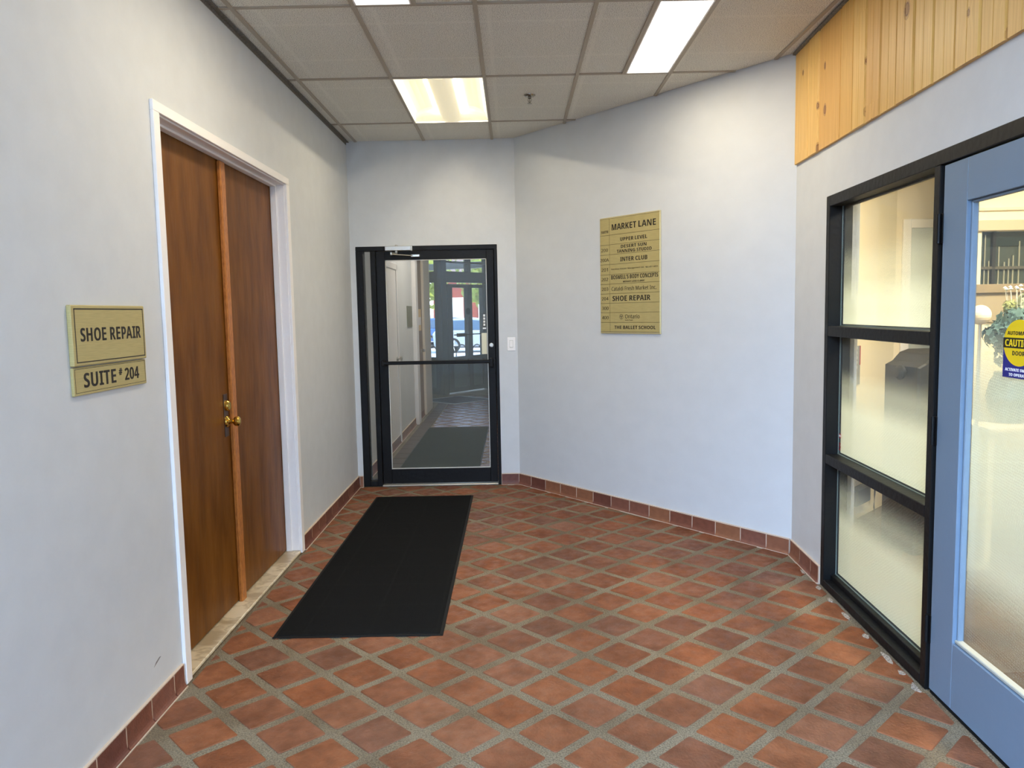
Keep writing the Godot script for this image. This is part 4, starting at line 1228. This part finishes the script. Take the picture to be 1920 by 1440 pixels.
# ------------------------------------------------------------------ the vestibule beyond the glazed door
func passage():
	var x := 0.16
	var t := H + 0.12
	var z0 := FZ - 0.14
	var f := slab(Vector3(-1.2, -0.2, -10.6), Vector3(1.9, -0.0035, z0), "floor_passage", M.grout)
	tag(f, "diagonal tile floor of the vestibule beyond the glazed door", "floor", "", "structure")
	var du := Vector2(cos(0.8067), sin(0.8067))
	var dv := Vector2(-du.y, du.x)
	var field := Geo.new()
	var lim := PackedVector2Array([Vector2(0.42, -10.2), Vector2(1.72, -10.2), Vector2(1.72, -0.32), Vector2(0.42, -0.32)])
	for i in range(-70, 40):
		for j in range(-70, 40):
			var c := Vector2(1.5608, 3.8192) + du * (i + 0.5) * PITCH + dv * (j + 0.5) * PITCH
			if c.x < 0.2 or c.x > 1.9 or c.y < -7.9 or c.y > -0.2: continue
			var poly := PackedVector2Array()
			for p in tile_poly(): poly.append(c + p.rotated(0.8067))
			var cut := clip_to(poly, lim)
			if cut.size() > 2 and poly_area(cut) > 0.001:
				field.prism(cut, Vector3.ZERO, Vector3.RIGHT, Vector3.BACK, Vector3.UP, -0.006, 0.0, 0.0025)
	var tm := tri_copy(M.tiles[3], 0.22)
	tag(put(field, "tile_field", tm, f), "", "", "", "stuff")
	for k in 24:       # straight border course along the left wall
		var za := -0.35 - k * 0.305
		slab(Vector3(0.235, -0.006, za - 0.29), Vector3(0.405, 0.0, za), "border_tile", M.border, f, 0.002)
	wall("wall_passage_left", frame(Vector2(x, z0), Vector2(0, -1)), 0.0, 5.83, t, [], 0.14, M.wall, "pale wall with doors along the left of the vestibule")
	wall("wall_passage_right", frame(Vector2(1.76, -10.4), Vector2(0, 1)), 0.0, 10.1, t, [], 0.14, M.wall, "pale right-hand wall of the vestibule")
	wall("wall_passage_return", frame(Vector2(x, -6.13), Vector2(-1, 0)), -0.0, 1.1, t, [], 0.14, M.wall, "short return wall at the vestibule's entrance corner")
	wall("wall_passage_end", frame(Vector2(-0.9, -6.0), Vector2(0, -1)), 0.0, 3.4, t, [], 0.14, M.wall, "side wall of the entrance recess")
	var lf := frame(Vector2(x, 0), Vector2(0, -1))
	base_run("baseboard_passage", lf, 0.3, 6.1, steps(0.3, 6.1, 0.3), "dark tile skirting along the vestibule's left wall")
	# white side door
	var d := base("door_5", lf)
	tag(d, "white side door with round knob beyond the glazed door", "door", "", "structure")
	var cs := Geo.new()
	cs.box(Vector3(1.76, 0.0, 0.0), Vector3(1.83, 2.2, 0.02), 0.003)
	cs.box(Vector3(2.62, 0.0, 0.0), Vector3(2.69, 2.2, 0.02), 0.003)
	cs.box(Vector3(1.76, 2.13, 0.0), Vector3(2.69, 2.2, 0.02), 0.003)
	put(cs, "casing", M.white, d)
	slab(Vector3(1.83, 0.01, 0.0), Vector3(2.62, 2.13, 0.008), "leaf", M.white, d, 0.001)
	var k := Geo.new()
	k.lathe([Vector2(0.03, 0), Vector2(0.028, 0.008), Vector2(0.011, 0.012), Vector2(0.011, 0.035), Vector2(0.027, 0.045), Vector2(0.028, 0.06), Vector2(0, 0.07)], Vector3(2.54, 1.05, 0.008), Vector3.BACK, 18)
	put(k, "knob", M.steel, d)
	# brown door with lit lite between two pilasters
	var d2 := base("door_6", lf)
	tag(d2, "brown side door with a bright glass lite near the street entrance", "door", "", "structure")
	slab(Vector3(4.40, 0.10, 0.0), Vector3(5.24, 2.9, 0.012), "leaf", mat(rgb(150, 122, 98), 0.5), d2, 0.002)
	var kk := Geo.new()
	kk.lathe([Vector2(0.03, 0), Vector2(0.011, 0.012), Vector2(0.027, 0.045), Vector2(0, 0.07)], Vector3(4.99, 1.03, 0.012), Vector3.BACK, 16)
	put(kk, "knob", M.steel, d2)
	var po := base("poster", lf)
	tag(po, "small poster, amber above and white below, on the brown side door", "poster")
	slab(Vector3(4.55, 1.335, 0.012), Vector3(5.05, 1.66, 0.02), "sheet", mat(rgb(250, 214, 150), 0.5), po)
	slab(Vector3(4.57, 1.42, 0.02), Vector3(5.03, 1.54, 0.021), "print", mat(rgb(255, 246, 240), 0.5), po)
	for s in [[4.16, 4.40, 0.06], [5.24, 6.11, 0.05]]:
		var p := base("trim_2" if s[0] < 5 else "trim_3", lf)
		tag(p, "white edge strip beside the brown side door" if s[0] < 5 else "cream pilaster at the vestibule's entrance corner", "trim", "", "structure")
		slab(Vector3(s[0], 0.0, 0.0), Vector3(s[1], H, s[2]), "face", M.white if s[0] < 5 else mat(rgb(232, 222, 204), 0.6), p, 0.006)
	var pq := base("wall_plaque", lf)
	tag(pq, "small bronze plaque on the vestibule's left wall past the white door", "sign")
	slab(Vector3(3.59, 1.409, 0.0), Vector3(4.07, 1.70, 0.012), "plate", mat(rgb(122, 124, 104), 0.45, 0.2), pq, 0.002)
	var vl := base("ceiling_light", Transform3D(Basis(), Vector3(1.0, H, -3.2)))
	tag(vl, "narrow light panel in the vestibule ceiling beyond the glazed door", "light")
	slab(Vector3(-0.133, 0.0, -0.594), Vector3(0.133, 0.02, 0.594), "diffuser", glow(Color(1.0, 0.98, 0.94), 2.0), vl)
	area(Vector3(0, -0.004, 0), Vector2(0.26, 1.18), 2.4, Color(1.0, 0.95, 0.88), vl)
	# olive mat
	var m := base("floor_mat", Transform3D(Basis(), Vector3(0.81, 0, -2.4)))
	tag(m, "olive-grey mat on the floor beyond the glazed door", "mat")
	var mr := Geo.new()
	mr.prism(PackedVector2Array([Vector2(-0.42, -1.43), Vector2(0.42, -1.43), Vector2(0.42, 1.43), Vector2(-0.42, 1.43)]), Vector3.ZERO, Vector3.RIGHT, Vector3.BACK, Vector3.UP, 0.001, 0.005, 0.003)
	put(mr, "rubber_edge", M.rubber, m)
	var mc := Geo.new()
	mc.prism(PackedVector2Array([Vector2(-0.405, -1.415), Vector2(0.405, -1.415), Vector2(0.405, 1.415), Vector2(-0.405, 1.415)]), Vector3.ZERO, Vector3.RIGHT, Vector3.BACK, Vector3.UP, 0.004, 0.009, 0.002)
	put(mc, "carpet", M.olive, m)
	# metal-edged square mat set diagonally before the entrance
	var em := base("entrance_mat", Transform3D(Basis(Vector3.UP, PI / 4), Vector3(0.545, 0, -7.25)))
	tag(em, "dark square mat with bright metal edging before the street entrance", "mat")
	slab(Vector3(-0.46, 0.001, -0.46), Vector3(0.46, 0.006, 0.46), "pile", M.rubber, em)
	for s in [-1.0, 1.0]:
		slab(Vector3(-0.48, 0.001, s * 0.47 - 0.012), Vector3(0.48, 0.008, s * 0.47 + 0.012), "edging", M.alu, em, 0.002)
		slab(Vector3(s * 0.47 - 0.012, 0.001, -0.48), Vector3(s * 0.47 + 0.012, 0.008, 0.48), "edging", M.alu, em, 0.002)
	# street entrance: grey storefront folded round a corner post
	var A := Vector2(0.217, -8.2)
	var fb := frame(A, Vector2(0.608, -0.794))
	fb = Transform3D(Basis(fb.basis.x, Vector3.UP, -fb.basis.z * -1.0), fb.origin)
	var e := base("door_7", fb)
	tag(e, "grey metal street door with two glass lites and a push bar", "door", "", "structure")
	var zb := -0.05
	var S = M.storefront
	var L := func(x0, x1, y0, y1, nm, mm = S): slab(Vector3(x0, y0, zb), Vector3(x1, y1, 0.05), nm, mm, e, 0.003)
	L.call(-0.06, 0.10, 0.0, t, "post"); L.call(1.29, 1.40, 0.0, t, "post")
	L.call(0.10, 1.29, 2.19, 2.40, "head"); L.call(0.73, 0.83, 2.40, t, "post"); L.call(0.10, 1.29, 2.56, 2.60, "rail"); L.call(0.10, 1.29, 3.06, t, "head")
	L.call(0.11, 0.26, 0.03, 2.155, "stile"); L.call(1.18, 1.28, 0.03, 2.155, "stile"); L.call(0.71, 0.85, 0.03, 2.155, "stile")
	for q in [[0.26, 0.71], [0.85, 1.18]]:
		L.call(q[0], q[1], 2.09, 2.155, "rail"); L.call(q[0], q[1], 0.66, 0.73, "rail"); L.call(q[0], q[1], 0.03, 0.12, "rail")
		slab(Vector3(q[0], 0.12, -0.02), Vector3(q[1], 0.66, 0.01), "kick_panel", M.kick, e)
		slab(Vector3(q[0], 0.73, -0.004), Vector3(q[1], 2.09, 0.0), "pane", M.glass, e)
	slab(Vector3(0.10, 2.40, -0.004), Vector3(1.29, t, 0.0), "pane", M.glass, e)
	var pb := Geo.new()
	pb.box(Vector3(0.26, 1.15, 0.06), Vector3(1.18, 1.17, 0.08), 0.003)
	pb.box(Vector3(0.35, 1.12, 0.05), Vector3(0.62, 1.19, 0.10), 0.005)
	put(pb, "push_bar", M.black, e)
	var ds := Geo.new()
	ds.lathe([Vector2(0.068, 0), Vector2(0.068, 0.002), Vector2(0, 0.002)], Vector3(0.72, 1.62, 0.05), Vector3.BACK, 24)
	put(ds, "disc_sticker", M.dark, e)
	slab(Vector3(1.40, 0.0, -0.06), Vector3(2.75, t, 0.04), "infill", M.storefront, e)
	var fa := frame(A, Vector2(0.267, 0.293))
	fa = frame(Vector2(-0.9, -9.426), Vector2(0.267, 0.293))
	var w := base("window_5", fa)
	tag(w, "grey metal street window left of the street door", "window", "", "structure")
	var ln := Vector2(1.117, 1.226).length()
	var W := func(x0, x1, y0, y1, nm): slab(Vector3(x0, y0, zb), Vector3(x1, y1, 0.05), nm, S, w, 0.003)
	W.call(ln - 0.17, ln - 0.06, 0.0, t, "post"); W.call(0.0, 0.1, 0.0, t, "post")
	W.call(0.1, ln - 0.06, 2.19, 2.40, "head"); W.call(0.1, ln - 0.06, 3.06, t, "head"); W.call(0.1, ln - 0.06, 0.66, 0.73, "rail"); W.call(0.1, ln - 0.06, 0.0, 0.12, "rail")
	slab(Vector3(0.1, 0.12, -0.02), Vector3(ln - 0.17, 0.66, 0.01), "kick_panel", M.kick, w)
	slab(Vector3(0.1, 0.73, -0.004), Vector3(ln - 0.06, t, 0.0), "pane", M.glass, w)

func tri_copy(m: StandardMaterial3D, rough: float) -> StandardMaterial3D:
	var c: StandardMaterial3D = m.duplicate()
	c.roughness_texture = null
	c.roughness = rough
	c.metallic_specular = 0.5
	return c

# ------------------------------------------------------------------ street beyond the entrance
func car(at: Vector3, turn: float, paint, label: String):
	var o := base("car", Transform3D(Basis(Vector3.UP, turn), at))
	tag(o, label, "car")
	var lower := PackedVector2Array([Vector2(-2.15, 0.28), Vector2(2.1, 0.28), Vector2(2.2, 0.55), Vector2(2.1, 0.86), Vector2(1.2, 0.98), Vector2(-2.05, 1.02), Vector2(-2.22, 0.8)])
	var g := Geo.new()
	g.prism(lower, Vector3.ZERO, Vector3.RIGHT, Vector3.UP, Vector3.BACK, -0.88, 0.88, 0.05)
	put(g, "body", paint, o)
	var cab := PackedVector2Array([Vector2(-1.95, 0.98), Vector2(1.15, 0.96), Vector2(0.45, 1.45), Vector2(-0.3, 1.56), Vector2(-1.4, 1.52)])
	var c := Geo.new()
	c.prism(cab, Vector3.ZERO, Vector3.RIGHT, Vector3.UP, Vector3.BACK, -0.72, 0.72, 0.05)
	put(c, "roof", paint, o)
	var wn := mat(rgb(70, 96, 120), 0.08)
	for s in [-1.0, 1.0]:
		for q in [PackedVector2Array([Vector2(-1.75, 1.03), Vector2(-0.55, 1.02), Vector2(-0.55, 1.45), Vector2(-1.35, 1.44)]), PackedVector2Array([Vector2(-0.48, 1.02), Vector2(0.9, 1.01), Vector2(0.38, 1.38), Vector2(-0.48, 1.46)])]:
			var wg := Geo.new()
			wg.prism(q, Vector3.ZERO, Vector3.RIGHT, Vector3.UP, Vector3.BACK, s * 0.70, s * 0.73)
			put(wg, "side_window", wn, o)
		for x in [-1.35, 1.35]:
			var wh := Geo.new()
			wh.lathe([Vector2(0.0, -0.1), Vector2(0.33, -0.1), Vector2(0.34, 0.06), Vector2(0.30, 0.10), Vector2(0.24, 0.10), Vector2(0.24, 0.08)], Vector3(x, 0.34, s * 0.82), Vector3(0, 0, s), 24)
			var tyre := put(wh, "tyre", M.rubber, o)
			var hb := Geo.new()
			hb.lathe([Vector2(0.0, 0.105), Vector2(0.05, 0.105), Vector2(0.06, 0.09), Vector2(0.06, 0.085)], Vector3(x, 0.34, s * 0.82), Vector3(0, 0, s), 16)
			for i in 5:
				var d := Vector3(cos(TAU * i / 5), sin(TAU * i / 5), 0)
				hb.tube([Vector3(x, 0.34, s * 0.915) + d * 0.03, Vector3(x, 0.34, s * 0.915) + d * 0.24], 0.022, 6)
			put(hb, "hubcap", M.alu, tyre)
	for z in [-0.6, 0.6]:
		slab(Vector3(2.08, 0.66, z - 0.16), Vector3(2.19, 0.78, z + 0.16), "headlight", M.paper, o, 0.02)

func tree(at: Vector3, h: float, r: float, c: Color, label: String):
	var o := base("tree", Transform3D(Basis(), at))
	tag(o, label, "tree", "trees across the street")
	var tk := Geo.new()
	tk.tube([Vector3.ZERO, Vector3(0.08, h * 0.35, 0), Vector3(0, h * 0.7, 0.05)], 0.16, 8)
	put(tk, "trunk", mat(rgb(92, 76, 60), 0.9), o)
	var g := Geo.new()
	for i in 900:
		var d := Vector3(rng.randf_range(-1, 1), rng.randf_range(-1, 1), rng.randf_range(-1, 1))
		if d.length() > 1.0: continue
		var p := Vector3(0, h * 0.66, 0) + d * Vector3(r, h * 0.38, r)
		var n := (d + Vector3(rng.randf_range(-1, 1), rng.randf_range(-0.5, 1.2), rng.randf_range(-1, 1)) * 0.7).normalized()
		var u := n.cross(Vector3(0.3, 0.2, 0.9)).normalized()
		var w := n.cross(u)
		var s := rng.randf_range(0.18, 0.42)
		g.tri(p + u * s, p + w * s * 0.6, p - u * s, n)
		g.tri(p + u * s, p - w * s * 0.6, p - u * s, n)
	var fm := mat(c, 0.8)
	fm.backlight_enabled = true; fm.backlight = Color(0.5, 0.5, 0.3)
	tag(put(g, "foliage", fm, o), "", "", "", "stuff")

func outside():
	var pave = tri(mat(rgb(190, 186, 178), 0.9), noise_tex(0.03, 256, FastNoiseLite.TYPE_SIMPLEX, 4, [[0.2, 0.85], [0.8, 1.0]], 0, 101), Vector3.ONE * 0.4)
	var g := slab(Vector3(-60, -0.6, -90), Vector3(60, -0.205, 60), "ground", tri(mat(rgb(176, 176, 174), 0.9), null, Vector3.ONE))
	tag(g, "grey paved street and parking ground outside", "ground", "", "structure")
	var s1 := slab(Vector3(-8, -0.21, -16), Vector3(8, -0.03, -10.62), "pavement", pave)
	tag(s1, "pale concrete pavement outside the street entrance", "pavement", "", "structure")
	var s2 := slab(Vector3(-8, -0.21, 13.22), Vector3(10, -0.03, 18), "pavement", pave)
	tag(s2, "pale concrete pavement outside the rear shopfront", "pavement", "", "structure")
	car(Vector3(0.1, -0.2, -29.0), 0.12, mat(rgb(160, 170, 178), 0.25, 0.3), "silver car parked nearest the street entrance")
	car(Vector3(-1.3, -0.2, -34.0), -0.1, mat(rgb(58, 96, 150), 0.25, 0.3), "blue car parked behind the silver car")
	tree(Vector3(-4.0, -0.2, -42), 7.0, 1.9, rgb(124, 138, 52), "yellow-green tree at the left of the street view")
	tree(Vector3(-0.4, -0.2, -48), 7.0, 2.0, rgb(132, 144, 58), "yellow-green tree behind the blue car")
	tree(Vector3(3.6, -0.2, -44), 7.0, 1.7, rgb(108, 126, 62), "green tree before the red brick house")
	tree(Vector3(-9.4, -0.2, -46), 8.0, 2.6, rgb(118, 134, 58), "green tree far left across the street")
	var b := base("brick_house", Transform3D(Basis(), Vector3(2.2, -0.2, -56)))
	tag(b, "red brick house with pale windows far across the street", "house")
	slab(Vector3(-7, 0, -5), Vector3(6, 4.6, 0), "wall", mat(rgb(144, 70, 54), 0.9), b)
	var rg := Geo.new()
	rg.prism(PackedVector2Array([Vector2(-5.4, 4.6), Vector2(0.4, 4.6), Vector2(-2.5, 6.6)]), Vector3.ZERO, Vector3.BACK, Vector3.UP, Vector3.RIGHT, -7.3, 6.3)
	put(rg, "roof", mat(rgb(120, 104, 96), 0.9), b)
	for x in [-5.6, -3.4, -1.2, 1.0, 3.4]:
		slab(Vector3(x, 1.2, 0.0), Vector3(x + 1.0, 3.0, 0.06), "window", M.paper, b, 0.01)
	# bicycle rack on the pavement
	var rk := base("bicycle_rack", Transform3D(Basis(), Vector3(0.1, -0.03, -14.6)))
	tag(rk, "dark looped bicycle rack outside the street entrance", "rack")
	for i in 6:
		var pts := []
		for k in 9:
			var an := PI * k / 8.0
			pts.append(Vector3(-1.2 + i * 0.42 - 0.16 * cos(an), 0.45 + 0.3 * sin(an), 0))
		pts.push_front(Vector3(pts[0].x, 0, 0)); pts.push_back(Vector3(pts[-1].x, 0, 0))
		var q := Geo.new()
		q.tube(pts, 0.018, 6)
		put(q, "loop", M.black, rk)
	slab(Vector3(-1.4, 0.0, -0.03), Vector3(1.1, 0.02, 0.03), "foot_rail", M.black, rk)
	# canopy fascia over the entrance
	var cp := slab(Vector3(-2.5, 2.62, -0.1), Vector3(2.4, 2.76, 0.1), "canopy", M.storefront, null, 0.01, Transform3D(Basis(Vector3.UP, -0.5), Vector3(0.6, 0, -11.4)))
	tag(cp, "grey canopy edge outside above the street entrance", "canopy")
	# roof slab closing the building over the shop rooms
	var rs := slab(Vector3(-3.0, H + 0.3, -10.6), Vector3(7.6, H + 0.5, 7.84), "roof", M.grey)
	tag(rs, "flat roof slab of the building", "roof", "", "structure")
